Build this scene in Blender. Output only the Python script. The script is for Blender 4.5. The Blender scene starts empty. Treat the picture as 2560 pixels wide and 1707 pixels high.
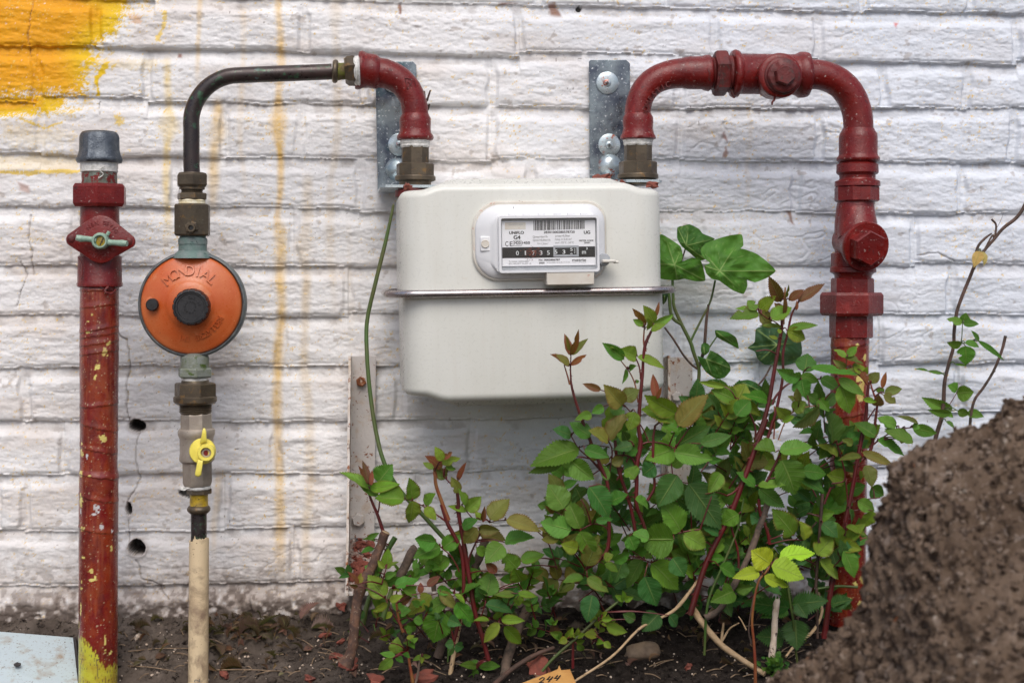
import bpy, math, random
import numpy as np
from mathutils import Vector, Matrix

# ---------------------------------------------------------------- camera, sky, sun, exposure
SC = bpy.context.scene
TH = math.atan(.095); F = 3555.6; HZ = 690.0
CAM = np.array([-1.70*math.sin(TH), -1.70*math.cos(TH), .40])
FW = np.array([math.sin(TH), math.cos(TH), 0.]); RT = np.array([math.cos(TH), -math.sin(TH), 0.])
cd = bpy.data.cameras.new('camera'); cam = bpy.data.objects.new('camera', cd)
SC.collection.objects.link(cam); SC.camera = cam
cd.lens = 50; cd.sensor_width = 36; cd.clip_end = 200; cd.clip_start = .02
cd.shift_y = -(853.5-HZ)/2560
cam.location = CAM; cam.rotation_euler = (math.pi/2, 0, -TH)
cd.dof.use_dof = True; cd.dof.focus_distance = 1.53; cd.dof.aperture_fstop = 10
W = bpy.data.worlds.new('World'); SC.world = W; W.use_nodes = True
nt = W.node_tree; bg = nt.nodes['Background']
sky = nt.nodes.new('ShaderNodeTexSky'); sky.sky_type = 'NISHITA'; sky.sun_disc = False
SUN_EL, SUN_AZ = math.radians(50), math.radians(183)
sky.sun_elevation = SUN_EL; sky.sun_rotation = SUN_AZ; sky.air_density = .7; sky.dust_density = 3.0; sky.ozone_density = .6
bg.inputs[1].default_value = .12
nt.links.new(sky.outputs[0], bg.inputs[0])
sd = bpy.data.lights.new('sun', 'SUN'); sun = bpy.data.objects.new('sun', sd); SC.collection.objects.link(sun)
sd.energy = 1.3; sd.angle = math.radians(42); sd.color = (1, .975, .945)
dv = Vector((math.sin(SUN_AZ)*math.cos(SUN_EL), math.cos(SUN_AZ)*math.cos(SUN_EL), math.sin(SUN_EL)))
sun.rotation_euler = dv.to_track_quat('Z', 'Y').to_euler()
SC.view_settings.view_transform = 'Standard'; SC.view_settings.look = 'None'
SC.view_settings.exposure = .38; SC.view_settings.gamma = 1

rnd = random.Random(7); RS = np.random.RandomState(5)

# ---------------------------------------------------------------- measuring: where things stand
def P(px, py, y):
    """point of the plane at depth y (wall face = 0) that measures px, py on the picture"""
    d = FW+(px-1280)/F*RT+np.array([0, 0, (HZ-py)/F])
    return CAM+d*((y-CAM[1])/d[1])
def SCL(px, y):
    p = P(px, HZ, y); return float((p-CAM) @ FW)/F
def proj(v):
    d = v-CAM; z = d @ FW
    return 1280+F*(d @ RT)/z, HZ-F*d[..., 2]/z

# ---------------------------------------------------------------- noise
_T2 = np.random.RandomState(1).rand(256, 256).astype(np.float32)
def n2(x, y, s=0):
    x = np.asarray(x, float)+s*17.31+1000; y = np.asarray(y, float)+s*31.7+1000
    xi = np.floor(x).astype(int); yi = np.floor(y).astype(int); fx = x-xi; fy = y-yi
    fx = fx*fx*(3-2*fx); fy = fy*fy*(3-2*fy)
    a = _T2[xi & 255, yi & 255]; b = _T2[(xi+1) & 255, yi & 255]
    c = _T2[xi & 255, (yi+1) & 255]; d = _T2[(xi+1) & 255, (yi+1) & 255]
    return (a*(1-fx)+b*fx)*(1-fy)+(c*(1-fx)+d*fx)*fy
def fbm(x, y, o=4, s=0, g=.5):
    t = 0; a = 1; n = 0
    for i in range(o):
        t = t+a*n2(x*2**i, y*2**i, s+i*3); n += a; a *= g
    return t/n
_T3 = np.random.RandomState(2).rand(32, 32, 32).astype(np.float32)
def n3(p, s=0):
    p = np.asarray(p, float)+s*7.7+500; i = np.floor(p).astype(int); f = p-i; f = f*f*(3-2*f); t = 0
    for a in (0, 1):
        for b in (0, 1):
            for c in (0, 1):
                w = (f[..., 0] if a else 1-f[..., 0])*(f[..., 1] if b else 1-f[..., 1])*(f[..., 2] if c else 1-f[..., 2])
                t = t+w*_T3[(i[..., 0]+a) & 31, (i[..., 1]+b) & 31, (i[..., 2]+c) & 31]
    return t
def fbm3(p, o=4, s=0, g=.5):
    t = 0; a = 1; n = 0
    for i in range(o):
        t = t+a*n3(p*2**i, s+i); n += a; a *= g
    return t/n
def sst(a, b, x):
    t = np.clip((x-a)/(b-a), 0, 1); return t*t*(3-2*t)
def mix(a, b, t):
    return a*(1-t)[..., None]+np.asarray(b)*t[..., None]

# ---------------------------------------------------------------- scene helpers
def tag(o, label=None, cat=None, group=None, kind=None):
    if label: o['label'] = label
    if cat: o['category'] = cat
    if group: o['group'] = group
    if kind: o['kind'] = kind
    return o
def thing(name, loc, label, cat, group=None, rot=None):
    o = bpy.data.objects.new(name, None); SC.collection.objects.link(o); o.location = loc
    o.empty_display_size = .02
    if rot: o.rotation_euler = rot
    return tag(o, label, cat, group)
def mesh(name, v, f, mat, parent=None, col=None, smooth=35, uv=None, local=False, bevel=0, recalc=True):
    v = np.asarray(v, np.float32).reshape(-1, 3)
    me = bpy.data.meshes.new(name)
    if isinstance(f, np.ndarray):
        n, k = f.shape
        me.vertices.add(len(v)); me.vertices.foreach_set('co', v.ravel())
        me.loops.add(n*k); me.loops.foreach_set('vertex_index', f.astype(np.int32).ravel())
        me.polygons.add(n); me.polygons.foreach_set('loop_start', np.arange(0, n*k, k, dtype=np.int32))
        me.update(calc_edges=True)
    else:
        me.from_pydata(v.tolist(), [], [list(map(int, q)) for q in f])
    if recalc and len(v) < 60000:
        import bmesh
        bm = bmesh.new(); bm.from_mesh(me); bmesh.ops.recalc_face_normals(bm, faces=bm.faces); bm.to_mesh(me); bm.free()
    if col is not None:
        a = me.color_attributes.new('col', 'FLOAT_COLOR', 'POINT')
        c = np.ones((len(v), 4), np.float32); c[:, :3] = np.broadcast_to(np.asarray(col, np.float32), (len(v), 3))
        a.data.foreach_set('color', c.ravel())
    if uv is not None:
        u = me.uv_layers.new(name='uv'); li = np.empty(len(me.loops), np.int32); me.loops.foreach_get('vertex_index', li)
        u.data.foreach_set('uv', np.asarray(uv, np.float32)[li].ravel())
    if smooth:
        me.polygons.foreach_set('use_smooth', np.ones(len(me.polygons), bool))
        if smooth < 180: me.set_sharp_from_angle(angle=math.radians(smooth))
    me.materials.append(mat)
    o = bpy.data.objects.new(name, me); SC.collection.objects.link(o)
    if parent is not None:
        o.parent = parent
        if not local:
            q = parent; off = Vector((0, 0, 0))
            while q is not None: off += q.location; q = q.parent
            o.location = -off
    if bevel:
        m = o.modifiers.new('b', 'BEVEL'); m.width = bevel; m.segments = 3; m.limit_method = 'ANGLE'; m.angle_limit = math.radians(35)
    return o
def joinm(parts):
    V = []; Fc = []; n = 0
    for v, f in parts:
        v = np.asarray(v, float).reshape(-1, 3); V.append(v); Fc += [[int(i)+n for i in q] for q in f]; n += len(v)
    return np.concatenate(V), Fc
def ringmesh(rings, caps=True, closed=False):
    """rings: array (m,n,3)"""
    rings = np.asarray(rings, float); m, n, _ = rings.shape; v = rings.reshape(-1, 3); f = []
    for i in range(m if closed else m-1):
        a = i*n; b = ((i+1) % m)*n
        for j in range(n): f.append((a+j, a+(j+1) % n, b+(j+1) % n, b+j))
    if caps and not closed:
        c0 = rings[0].mean(0); c1 = rings[-1].mean(0); k = len(v); v = np.vstack([v, c0, c1])
        for j in range(n):
            f.append((k, (j+1) % n, j)); f.append((k+1, (m-1)*n+j, (m-1)*n+(j+1) % n))
    return v, f
def frames(pts):
    pts = np.asarray(pts, float); t = np.gradient(pts, axis=0); t /= np.linalg.norm(t, axis=1)[:, None]+1e-12
    a = np.array([0, 1., 0]) if abs(t[0][1]) < .9 else np.array([1., 0, 0])
    u = np.cross(t[0], a); u /= np.linalg.norm(u); U = [u]
    for i in range(1, len(pts)):
        u = U[-1]-t[i]*(U[-1] @ t[i]); u /= np.linalg.norm(u)+1e-12; U.append(u)
    U = np.array(U); return t, U, np.cross(t, U)
def smooth_path(p, k=8):
    p = np.asarray(p, float)
    if len(p) < 3: return np.array([p[0]+(p[-1]-p[0])*t for t in np.linspace(0, 1, k)])
    q = np.vstack([2*p[0]-p[1], p, 2*p[-1]-p[-2]]); out = []
    for i in range(1, len(q)-2):
        for s in np.arange(k)/k:
            a, b, c, d = q[i-1:i+3]
            out.append(.5*((2*b)+(-a+c)*s+(2*a-5*b+4*c-d)*s*s+(-a+3*b-3*c+d)*s**3))
    out.append(p[-1]); return np.array(out)
def tube(pts, r, n=12, caps=True, rough=0, seed=0, closed=False):
    pts = np.asarray(pts, float); m = len(pts); r = np.interp(np.linspace(0, 1, m), np.linspace(0, 1, len(np.atleast_1d(r))), np.atleast_1d(r))
    t, u, w = frames(pts); a = np.arange(n)/n*2*np.pi
    rr = r[:, None]*np.ones(n)
    R = pts[:, None]+rr[..., None]*(np.cos(a)[None, :, None]*u[:, None]+np.sin(a)[None, :, None]*w[:, None])
    if rough: R = pts[:, None]+(R-pts[:, None])*(1+rough*(fbm3(R*180, 3, seed)*2-1))[..., None]
    return ringmesh(R, caps, closed)
def turned(sec, y, n=48, rot=0., y2=None, squash=1.):
    """sections (px, py, r_px) of a turned piece along a straight axis in the plane y; n=6 gives a hexagon"""
    y2 = y if y2 is None else y2; k = len(sec)
    C = np.array([P(a, b, y+(y2-y)*i/(k-1)) for i, (a, b, r) in enumerate(sec)])
    R = np.array([s[2]*SCL(s[0], y) for s in sec])
    d = C[-1]-C[0]; d /= np.linalg.norm(d)
    u = np.cross(d, [0, 1., 0]); u /= np.linalg.norm(u); w = np.cross(d, u)
    a = np.arange(n)/n*2*np.pi+rot
    if n <= 8: R = R/np.cos(np.pi/n)*.985
    rg = C[:, None]+R[:, None, None]*(np.cos(a)[None, :, None]*u+np.sin(a)[None, :, None]*w*squash)
    return ringmesh(rg)
def vert(x, sec, y, n=48, rot=0., x2=None):
    y0, y1 = sec[0][0], sec[-1][0]; x2 = x if x2 is None else x2
    return turned([(x+(x2-x)*(b-y0)/(y1-y0+1e-9), b, r) for b, r in sec], y, n, rot)
def hexv(x, y0, y1, r, y, ch=.12, rot=0., n=6):
    c = (y1-y0)*ch
    return vert(x, [(y0, r*.93), (y0+c, r), (y1-c, r), (y1, r*.93)], y, n, rot)
def front(cx, cy, y, prof, n=40, rot=0., tilt=(0, 0)):
    """turned piece whose axis points out of the wall: prof = (metres in front of y, r_px); tilt leans the axis"""
    c = P(cx, cy, y); s = SCL(cx, y); ax = np.array([tilt[0], -1., tilt[1]]); ax /= np.linalg.norm(ax)
    u = np.cross(ax, [0, 0, 1.]); u /= np.linalg.norm(u); w = np.cross(u, ax); a = np.arange(n)/n*2*np.pi+rot
    rg = np.array([c+ax*d+(r*s)*(np.cos(a)[:, None]*u+np.sin(a)[:, None]*w) for d, r in prof])
    return ringmesh(rg)
def box(x0, x1, y0, y1, z0, z1):
    v = [(x, y, z) for x in (x0, x1) for y in (y0, y1) for z in (z0, z1)]
    return np.array(v, float), [(0, 1, 3, 2), (4, 6, 7, 5), (0, 4, 5, 1), (2, 3, 7, 6), (0, 2, 6, 4), (1, 5, 7, 3)]
def pbox(px0, px1, py0, py1, y, d):
    """box whose front face spans the pixels at depth y and which is d thick"""
    a = P(px0, py1, y); b = P(px1, py0, y); return box(a[0], b[0], y, y+d, a[2], b[2])
def prism(outl, y, d):
    """outline in pixels at depth y, thickness d behind it"""
    a = np.array([P(px, py, y) for px, py in outl]); b = a+np.array([0, d, 0]); n = len(a)
    return np.vstack([a, b]), [tuple(range(n)), tuple(range(2*n-1, n-1, -1))]+[(i, (i+1) % n, (i+1) % n+n, i+n) for i in range(n)]

# ---------------------------------------------------------------- materials
def NT(name):
    m = bpy.data.materials.new(name); m.use_nodes = True; t = m.node_tree; return m, t, t.nodes['Principled BSDF']
def nd(t, typ, **kw):
    n = t.nodes.new(typ)
    for k, v in kw.items():
        if k.startswith('i_'): n.inputs[k[2:].replace('_', ' ')].default_value = v
        else: setattr(n, k, v)
    return n
def noise(t, scale, detail=4, rough=.6, vec=None, dist=0):
    n = nd(t, 'ShaderNodeTexNoise'); n.inputs['Scale'].default_value = scale; n.inputs['Detail'].default_value = detail
    n.inputs['Roughness'].default_value = rough; n.inputs['Distortion'].default_value = dist
    if vec is None:
        g = nd(t, 'ShaderNodeTexCoord'); vec = g.outputs['Object']
    t.links.new(vec, n.inputs['Vector']); return n.outputs['Fac']
def ramp(t, fac, a, b):
    r = nd(t, 'ShaderNodeMapRange'); r.inputs[1].default_value = a; r.inputs[2].default_value = b; t.links.new(fac, r.inputs[0]); return r.outputs[0]
def mixc(t, fac, a, b):
    m = nd(t, 'ShaderNodeMix', data_type='RGBA')
    for sock, v in ((m.inputs[6], a), (m.inputs[7], b)):
        if isinstance(v, tuple): sock.default_value = (*v, 1)
        else: t.links.new(v, sock)
    if isinstance(fac, float): m.inputs[0].default_value = fac
    else: t.links.new(fac, m.inputs[0])
    return m.outputs[2]
def bumpn(t, b, h, strength=.3, dist=.001):
    n = nd(t, 'ShaderNodeBump'); n.inputs['Strength'].default_value = strength; n.inputs['Distance'].default_value = dist
    t.links.new(h, n.inputs['Height']); t.links.new(n.outputs[0], b.inputs['Normal'])
def MAT(name, base, alt=None, sc=60, lo=.4, hi=.65, rough=.5, metal=0., spots=(), bump=.25, bsc=400, attr=False, coat=0., rvar=.15, spec=.5):
    m, t, b = NT(name)
    if attr:
        a = nd(t, 'ShaderNodeAttribute', attribute_name='col'); c = a.outputs['Color']
        c = mixc(t, ramp(t, noise(t, sc), lo, hi), c, mixc(t, .5, c, alt or base))
    else:
        c = mixc(t, ramp(t, noise(t, sc), lo, hi), base, alt or tuple(x*.7 for x in base))
    for s_col, s_sc, s_lo, s_hi in spots:
        c = mixc(t, ramp(t, noise(t, s_sc, 5, .65, dist=.4), s_lo, s_hi), c, s_col)
    t.links.new(c, b.inputs['Base Color'])
    t.links.new(nd_range(t, noise(t, bsc*.3), rough-rvar, rough+rvar), b.inputs['Roughness'])
    b.inputs['Metallic'].default_value = metal; b.inputs['Coat Weight'].default_value = coat; b.inputs['Specular IOR Level'].default_value = spec
    if bump: bumpn(t, b, noise(t, bsc, 5, .6), bump, .0008)
    return m
def nd_range(t, fac, a, b):
    r = nd(t, 'ShaderNodeMapRange'); r.inputs[1].default_value = .3; r.inputs[2].default_value = .7
    r.inputs[3].default_value = max(a, .05); r.inputs[4].default_value = min(b, 1); t.links.new(fac, r.inputs[0]); return r.outputs[0]
RED = (.165, .010, .008)
M = {}
M['red'] = MAT('red_paint', RED, (.12, .009, .009), 35, rough=.34, spots=(((.23, .022, .018), 55, .55, .7), ((.06, .015, .015), 90, .60, .72), ((.42, .34, .31), 300, .645, .675), ((.05, .03, .02), 240, .66, .69), ((.42, .35, .30), 120, .70, .715)), bump=.6, bsc=500, coat=.0, spec=.42)
M['redrough'] = MAT('red_paint_over_rust', (.13, .012, .010), (.075, .009, .008), 60, rough=.5, spots=(((.05, .03, .025), 120, .56, .68), ((.4, .33, .25), 380, .68, .73)), bump=.9, bsc=350)
M['redpipe'] = MAT('red_painted_tape', (.2, .02, .02), (.26, .05, .015), 60, rough=.3, attr=True, bump=.3, bsc=500, coat=.35)
M['wood'] = MAT('cut_wood', (.62, .33, .10), (.50, .24, .07), 50, rough=.6, bump=.3)
M['copper'] = MAT('tarnished_copper', (.030, .024, .024), (.058, .036, .032), 30, rough=.36, metal=.25, spots=(((.045, .11, .06), 110, .56, .66), ((.09, .14, .14), 60, .62, .72), ((.12, .17, .16), 420, .68, .73)), bump=.15)
M['brass'] = MAT('tarnished_brass', (.125, .098, .065), (.085, .066, .046), 60, rough=.42, metal=.55, spots=(((.22, .28, .22), 350, .68, .73), ((.20, .12, .05), 90, .58, .66)), bump=.35)
M['mossbrass'] = MAT('mossy_brass', (.12, .09, .035), (.13, .15, .02), 150, rough=.7, metal=.2, bump=.8, spots=(((.30, .20, .05), 300, .60, .68),))
M['flaky'] = MAT('flaking_painted_brass', (.12, .11, .08), (.17, .20, .17), 120, rough=.5, metal=.2, spots=(((.17, .012, .010), 95, .50, .54), ((.55, .55, .5), 210, .62, .65)), bump=.9)
M['nickel'] = MAT('nickel_plated_brass', (.44, .385, .32), (.34, .29, .24), 60, rough=.45, metal=.5, spots=(((.10, .08, .07), 250, .66, .72),), bump=.5, bsc=1300)
M['galv'] = MAT('galvanised_steel', (.22, .26, .28), (.075, .09, .12), 28, lo=.42, hi=.6, rough=.35, metal=.75, spots=(((.72, .76, .78), 300, .60, .66), ((.03, .09, .10), 22, .58, .7)), bump=.15)
M['zinc'] = MAT('bright_zinc', (.50, .56, .58), (.34, .42, .45), 60, rough=.32, metal=.6, spots=(((.30, .07, .03), 70, .60, .66),), bump=.2)
M['capgrey'] = MAT('dull_cast_zinc', (.085, .10, .12), (.15, .17, .19), 120, rough=.42, metal=.7, bump=1.0, bsc=600)
M['oxide'] = MAT('oxidised_zinc', (.22, .24, .21), (.18, .20, .14), 120, rough=.7, metal=.2, spots=(((.07, .11, .02), 110, .57, .66), ((.5, .52, .48), 420, .64, .7)), bump=.8)
M['verdigris'] = MAT('verdigris_zinc', (.13, .20, .18), (.23, .26, .25), 90, rough=.65, metal=.2, spots=(((.03, .06, .05), 200, .62, .68),), bump=.6)
M['rim'] = MAT('weathered_alloy_rim', (.13, .155, .165), (.21, .23, .22), 120, rough=.55, metal=.5, spots=(((.30, .28, .22), 260, .62, .68),), bump=.7)
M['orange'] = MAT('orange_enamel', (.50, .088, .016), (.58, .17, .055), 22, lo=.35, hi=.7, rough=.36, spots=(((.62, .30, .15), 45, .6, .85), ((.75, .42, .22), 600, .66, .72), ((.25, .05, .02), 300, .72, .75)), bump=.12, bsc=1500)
M['black'] = MAT('black_plastic', (.012, .012, .014), (.02, .02, .022), 80, rough=.4, bump=.2)
M['tape'] = MAT('white_thread_tape', (.75, .74, .70), (.5, .5, .46), 200, rough=.35, bump=.6)
M['hemp'] = MAT('yellow_jointing', (.70, .60, .36), (.8, .78, .65), 160, rough=.6, bump=.6)
M['yellow'] = MAT('yellow_plastic', (.86, .74, .13), (.78, .66, .10), 90, rough=.35, bump=.15)
M['yelbrass'] = MAT('yellow_lacquer', (.46, .31, .02), (.25, .17, .03), 150, rough=.35, spots=(((.05, .04, .02), 220, .60, .65),), bump=.4)
M['mint'] = MAT('mint_paint', (.30, .42, .33), (.24, .36, .28), 90, rough=.4, spots=(((.09, .04, .02), 260, .64, .69),), bump=.5)
M['pvc'] = MAT('cream_plastic_pipe', (.68, .54, .34), (.62, .48, .30), 30, rough=.42, spots=(((.20, .13, .08), 260, .62, .70), ((.26, .18, .12), 40, .52, .72), ((.14, .09, .07), 110, .68, .74)), bump=.25)
M['meter'] = MAT('cream_enamel', (.675, .68, .625), (.645, .65, .59), 14, rough=.30, spots=(((.16, .10, .07), 210, .745, .765), ((.55, .48, .38), 40, .66, .9)), bump=.06, bsc=900, rvar=.06)
_t = M['meter'].node_tree; _b = _t.nodes['Principled BSDF']; _l = _b.inputs['Base Color'].links[0].from_socket
_g = nd(_t, 'ShaderNodeTexCoord'); _mp = nd(_t, 'ShaderNodeMapping'); _mp.inputs['Scale'].default_value = (1, 1, .07); _t.links.new(_g.outputs['Object'], _mp.inputs[0])
_f = nd(_t, 'ShaderNodeMath', operation='MULTIPLY'); _t.links.new(ramp(_t, noise(_t, 95, 4, .6, _mp.outputs[0]), .5, .8), _f.inputs[0]); _f.inputs[1].default_value = .20
_c = mixc(_t, _f.outputs[0], _l, (.50, .46, .38)); _c = mixc(_t, ramp(_t, noise(_t, 420, 3), .735, .75), _c, (.13, .08, .05)); _t.links.new(_c, _b.inputs['Base Color'])
M['mwhite'] = MAT('white_plastic', (.74, .75, .76), (.70, .71, .72), 30, rough=.35, spots=(((.55, .22, .12), 120, .70, .78),), bump=.08)
M['mcream'] = MAT('cream_rim', (.66, .64, .57), (.6, .55, .47), 40, rough=.4, spots=(((.45, .15, .08), 110, .63, .72),), bump=.1)
M['chrome'] = MAT('stainless_band', (.42, .39, .39), (.34, .29, .28), 40, rough=.28, metal=.85, spots=(((.4, .22, .15), 90, .66, .74),), bump=.1)
M['label'] = MAT('printed_label', (.80, .81, .83), (.78, .79, .80), 30, rough=.4, bump=0)
M['ink'] = MAT('black_ink', (.015, .015, .016), rough=.5, bump=0)
M['inkg'] = MAT('grey_ink', (.13, .13, .13), rough=.5, bump=0)
M['inkw'] = MAT('white_ink', (.75, .78, .78), rough=.5, bump=0)
M['clear'] = MAT('grey_recess', (.34, .36, .38), (.42, .44, .46), 50, rough=.3, bump=.1)
M['brick'] = MAT('broken_brick', (.23, .062, .04), (.16, .05, .035), 120, rough=.85, bump=1.0, bsc=500)
M['rubble'] = MAT('mortar_rubble', (.42, .36, .32), (.25, .12, .09), 200, rough=.9, bump=1.0)
M['stone'] = MAT('brown_stone', (.24, .17, .11), (.14, .10, .07), 60, rough=.7, bump=.8)
M['bark'] = MAT('rose_bark', (.17, .085, .048), (.065, .036, .026), 90, lo=.35, hi=.6, rough=.85, spots=(((.30, .24, .18), 260, .6, .7),), bump=1.0, bsc=260)
M['bark2'] = MAT('grey_brown_bark', (.16, .11, .08), (.06, .045, .035), 120, rough=.85, bump=1.0, bsc=300)
M['dry'] = MAT('dry_stick', (.48, .34, .20), (.34, .23, .12), 90, rough=.75, spots=(((.07, .05, .04), 120, .62, .7),), bump=.9, bsc=400)
M['straw'] = MAT('old_straw', (.30, .21, .13), (.15, .10, .06), 120, rough=.8, bump=.4)
M['birch'] = MAT('pale_stick', (.62, .52, .42), (.5, .38, .28), 90, rough=.75, spots=(((.08, .05, .04), 150, .57, .63),), bump=.8, bsc=400)
M['stemred'] = MAT('red_rose_cane', (.115, .011, .012), (.065, .014, .010), 30, rough=.42, bump=.15)
M['stemyoung'] = MAT('olive_red_stem', (.23, .10, .03), (.20, .03, .02), 40, rough=.45, bump=.15)
M['stemgreen'] = MAT('green_cane', (.055, .115, .020), (.09, .10, .03), 25, rough=.45, spots=(((.10, .04, .02), 60, .68, .72),), bump=.2)
M['stembrown'] = MAT('brown_twig', (.095, .05, .035), (.04, .028, .02), 60, rough=.7, bump=.5)
M['steelrust'] = MAT('painted_rusting_steel', (.60, .56, .53), (.52, .49, .47), 30, rough=.5, spots=(((.50, .38, .28), 60, .54, .70), ((.24, .085, .03), 150, .60, .65), ((.10, .03, .015), 170, .66, .69)), bump=.6, bsc=300)
M['rust'] = MAT('rust', (.30, .10, .03), (.14, .045, .02), 200, rough=.9, bump=1.0, spots=(((.6, .5, .42), 160, .58, .66),))
M['rustedge'] = MAT('rusting_edge', (.62, .57, .52), (.5, .4, .3), 60, rough=.7, bump=.9, spots=(((.26, .09, .03), 130, .56, .62), ((.1, .035, .02), 160, .6, .65)))
M['plate'] = MAT('pale_blue_steel_sheet', (.44, .52, .55), (.44, .52, .53), 25, rough=.45, spots=(((.12, .08, .05), 260, .62, .68), ((.30, .24, .18), 50, .52, .74), ((.16, .11, .08), 420, .62, .66)), bump=.35)
M['darkedge'] = MAT('dark_sheet_edge', (.04, .035, .035), rough=.8, bump=.5)
def leaf_mat():
    m, t, b = NT('leaf')
    a = nd(t, 'ShaderNodeAttribute', attribute_name='col').outputs['Color']
    uvn = nd(t, 'ShaderNodeUVMap', uv_map='uv'); sx = nd(t, 'ShaderNodeSeparateXYZ'); t.links.new(uvn.outputs[0], sx.inputs[0])
    def M_(op, x, y=None, c=None):
        n = nd(t, 'ShaderNodeMath', operation=op)
        for i, v in enumerate((x, y, c)):
            if v is None: continue
            if isinstance(v, (int, float)): n.inputs[i].default_value = v
            else: t.links.new(v, n.inputs[i])
        return n.outputs[0]
    aa = M_('ABSOLUTE', M_('MULTIPLY_ADD', sx.outputs[1], 2., -1.))
    mid = ramp(t, aa, .07, .02)
    fr = M_('FRACT', M_('SUBTRACT', M_('MULTIPLY', sx.outputs[0], 8.), M_('MULTIPLY', aa, 1.7)))
    side = ramp(t, M_('ABSOLUTE', M_('SUBTRACT', fr, .5)), .09, .0)
    vein = M_('MAXIMUM', mid, M_('MULTIPLY', side, .5))
    hi = mixc(t, .42, a, (.34, .42, .12))
    c = mixc(t, M_('MULTIPLY', vein, .95), a, hi)
    c = mixc(t, ramp(t, noise(t, 90), .3, .8), c, mixc(t, .25, c, (.02, .05, .01)))
    t.links.new(c, b.inputs['Base Color']); b.inputs['Roughness'].default_value = .5; b.inputs['Specular IOR Level'].default_value = .22
    bumpn(t, b, M_('ADD', M_('MULTIPLY', vein, -1.), M_('MULTIPLY', noise(t, 350), .8)), .8, .0010)
    tr = nd(t, 'ShaderNodeBsdfTranslucent'); t.links.new(mixc(t, .35, c, (.4, .6, .05)), tr.inputs[0])
    ms = nd(t, 'ShaderNodeMixShader'); ms.inputs[0].default_value = .27
    t.links.new(b.outputs[0], ms.inputs[1]); t.links.new(tr.outputs[0], ms.inputs[2]); t.links.new(ms.outputs[0], t.nodes['Material Output'].inputs[0])
    return m
M['leaf'] = leaf_mat()
def lens_clear():
    m, t, b = NT('clear_window'); b.inputs['Base Color'].default_value = (1, 1, 1, 1); b.inputs['Roughness'].default_value = .05
    g = nd(t, 'ShaderNodeBsdfTransparent'); gl = nd(t, 'ShaderNodeBsdfGlossy'); gl.inputs['Roughness'].default_value = .08
    ms = nd(t, 'ShaderNodeMixShader'); ms.inputs[0].default_value = .015
    t.links.new(g.outputs[0], ms.inputs[1]); t.links.new(gl.outputs[0], ms.inputs[2]); t.links.new(ms.outputs[0], t.nodes['Material Output'].inputs[0]); return m
M['window'] = lens_clear()

def text(s, size=1., extrude=0.):
    cu = bpy.data.curves.new('t', 'FONT'); cu.body = s; cu.size = size; cu.extrude = extrude; cu.resolution_u = 3
    o = bpy.data.objects.new('t', cu); SC.collection.objects.link(o); bpy.context.view_layer.update()
    me = o.evaluated_get(bpy.context.evaluated_depsgraph_get()).to_mesh()
    v = np.array([q.co[:] for q in me.vertices]).reshape(-1, 3); f = [list(p.vertices) for p in me.polygons]
    o.evaluated_get(bpy.context.evaluated_depsgraph_get()).to_mesh_clear()
    bpy.data.objects.remove(o); bpy.data.curves.remove(cu); return v, f

# ================================================================ the wall
ZK = [.7263, .6653, .6055, .5408, .4785, .4139, .3530, .2943, .2318, .169, .105, .0417, -.021, -.083]
while ZK[0] < 2.4: ZK.insert(0, ZK[0]+.0622)
off0 = ZK.index(.7263)
JT = {0: [92, 386, 905, 1345, 1665, 2163, 2425], 1: [-90, 240, 757, 1300, 1790, 2050, 2545], 2: [90, 368, 910, 1230, 1698, 2211, 2418],
      3: [-150, 100, 565, 750, 1230, 1700, 2050, 2535], 4: [-60, 440, 900, 1330, 1990, 2406], 5: [190, 735, 1240, 1750, 2290],
      6: [-20, 440, 870, 1400, 1900, 2380], 7: [-200, 250, 700, 1263, 1700, 2200, 2640], 8: [60, 520, 1000, 1450, 1900, 2400],
      9: [-80, 160, 690, 1180, 1640, 2100], 10: [-10, 60, 560, 1040, 1500, 1980, 2440]}
xs = np.concatenate([np.arange(-3.2, -.68, .02), np.arange(-.68, .71, .00112), np.arange(.71, 3.2, .02)])
zs = np.concatenate([np.arange(-.3, -.04, .01), np.arange(-.04, .765, .00112), np.arange(.765, 2.4, .012)])
X, Z = np.meshgrid(xs, zs); nz, nx = X.shape
def joints(k):
    g = np.random.RandomState(100+k); j = []
    if (k-off0) in JT:
        j = [float(P(px, 690, 0)[0]) for px in JT[k-off0]]
    else: j = [g.uniform(-.2, 0)]
    while j[0] > -3.3: j.insert(0, j[0]-g.choice([.212, .208, .11, .214]))
    while j[-1] < 3.3: j.append(j[-1]+g.choice([.212, .208, .11, .214]))
    return np.array(j)
K = len(ZK); L = np.zeros((K, nx)); JJ = [joints(k) for k in range(K)]
for k in range(K):
    g = np.random.RandomState(300+k); b = np.searchsorted(JJ[k], xs); nb = len(JJ[k])+1
    o = g.uniform(-.0030, .0030, nb); tl = g.uniform(-.012, .012, nb)
    xc = np.concatenate([[JJ[k][0]], (JJ[k][1:]+JJ[k][:-1])/2, [JJ[k][-1]]])
    L[k] = ZK[k]+o[b]+tl[b]*(xs-xc[b])+(fbm(xs*28, xs*0+k*9.1, 3)-.5)*.0045+(fbm(xs*150, xs*0+k*5.1, 2)-.5)*.0014
    if k == off0: L[k] += np.where((xs > P(0, 0, 0)[0]) & (xs < P(386, 0, 0)[0]), -(xs-P(100, 0, 0)[0])*.045+.002, 0)*.5
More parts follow.
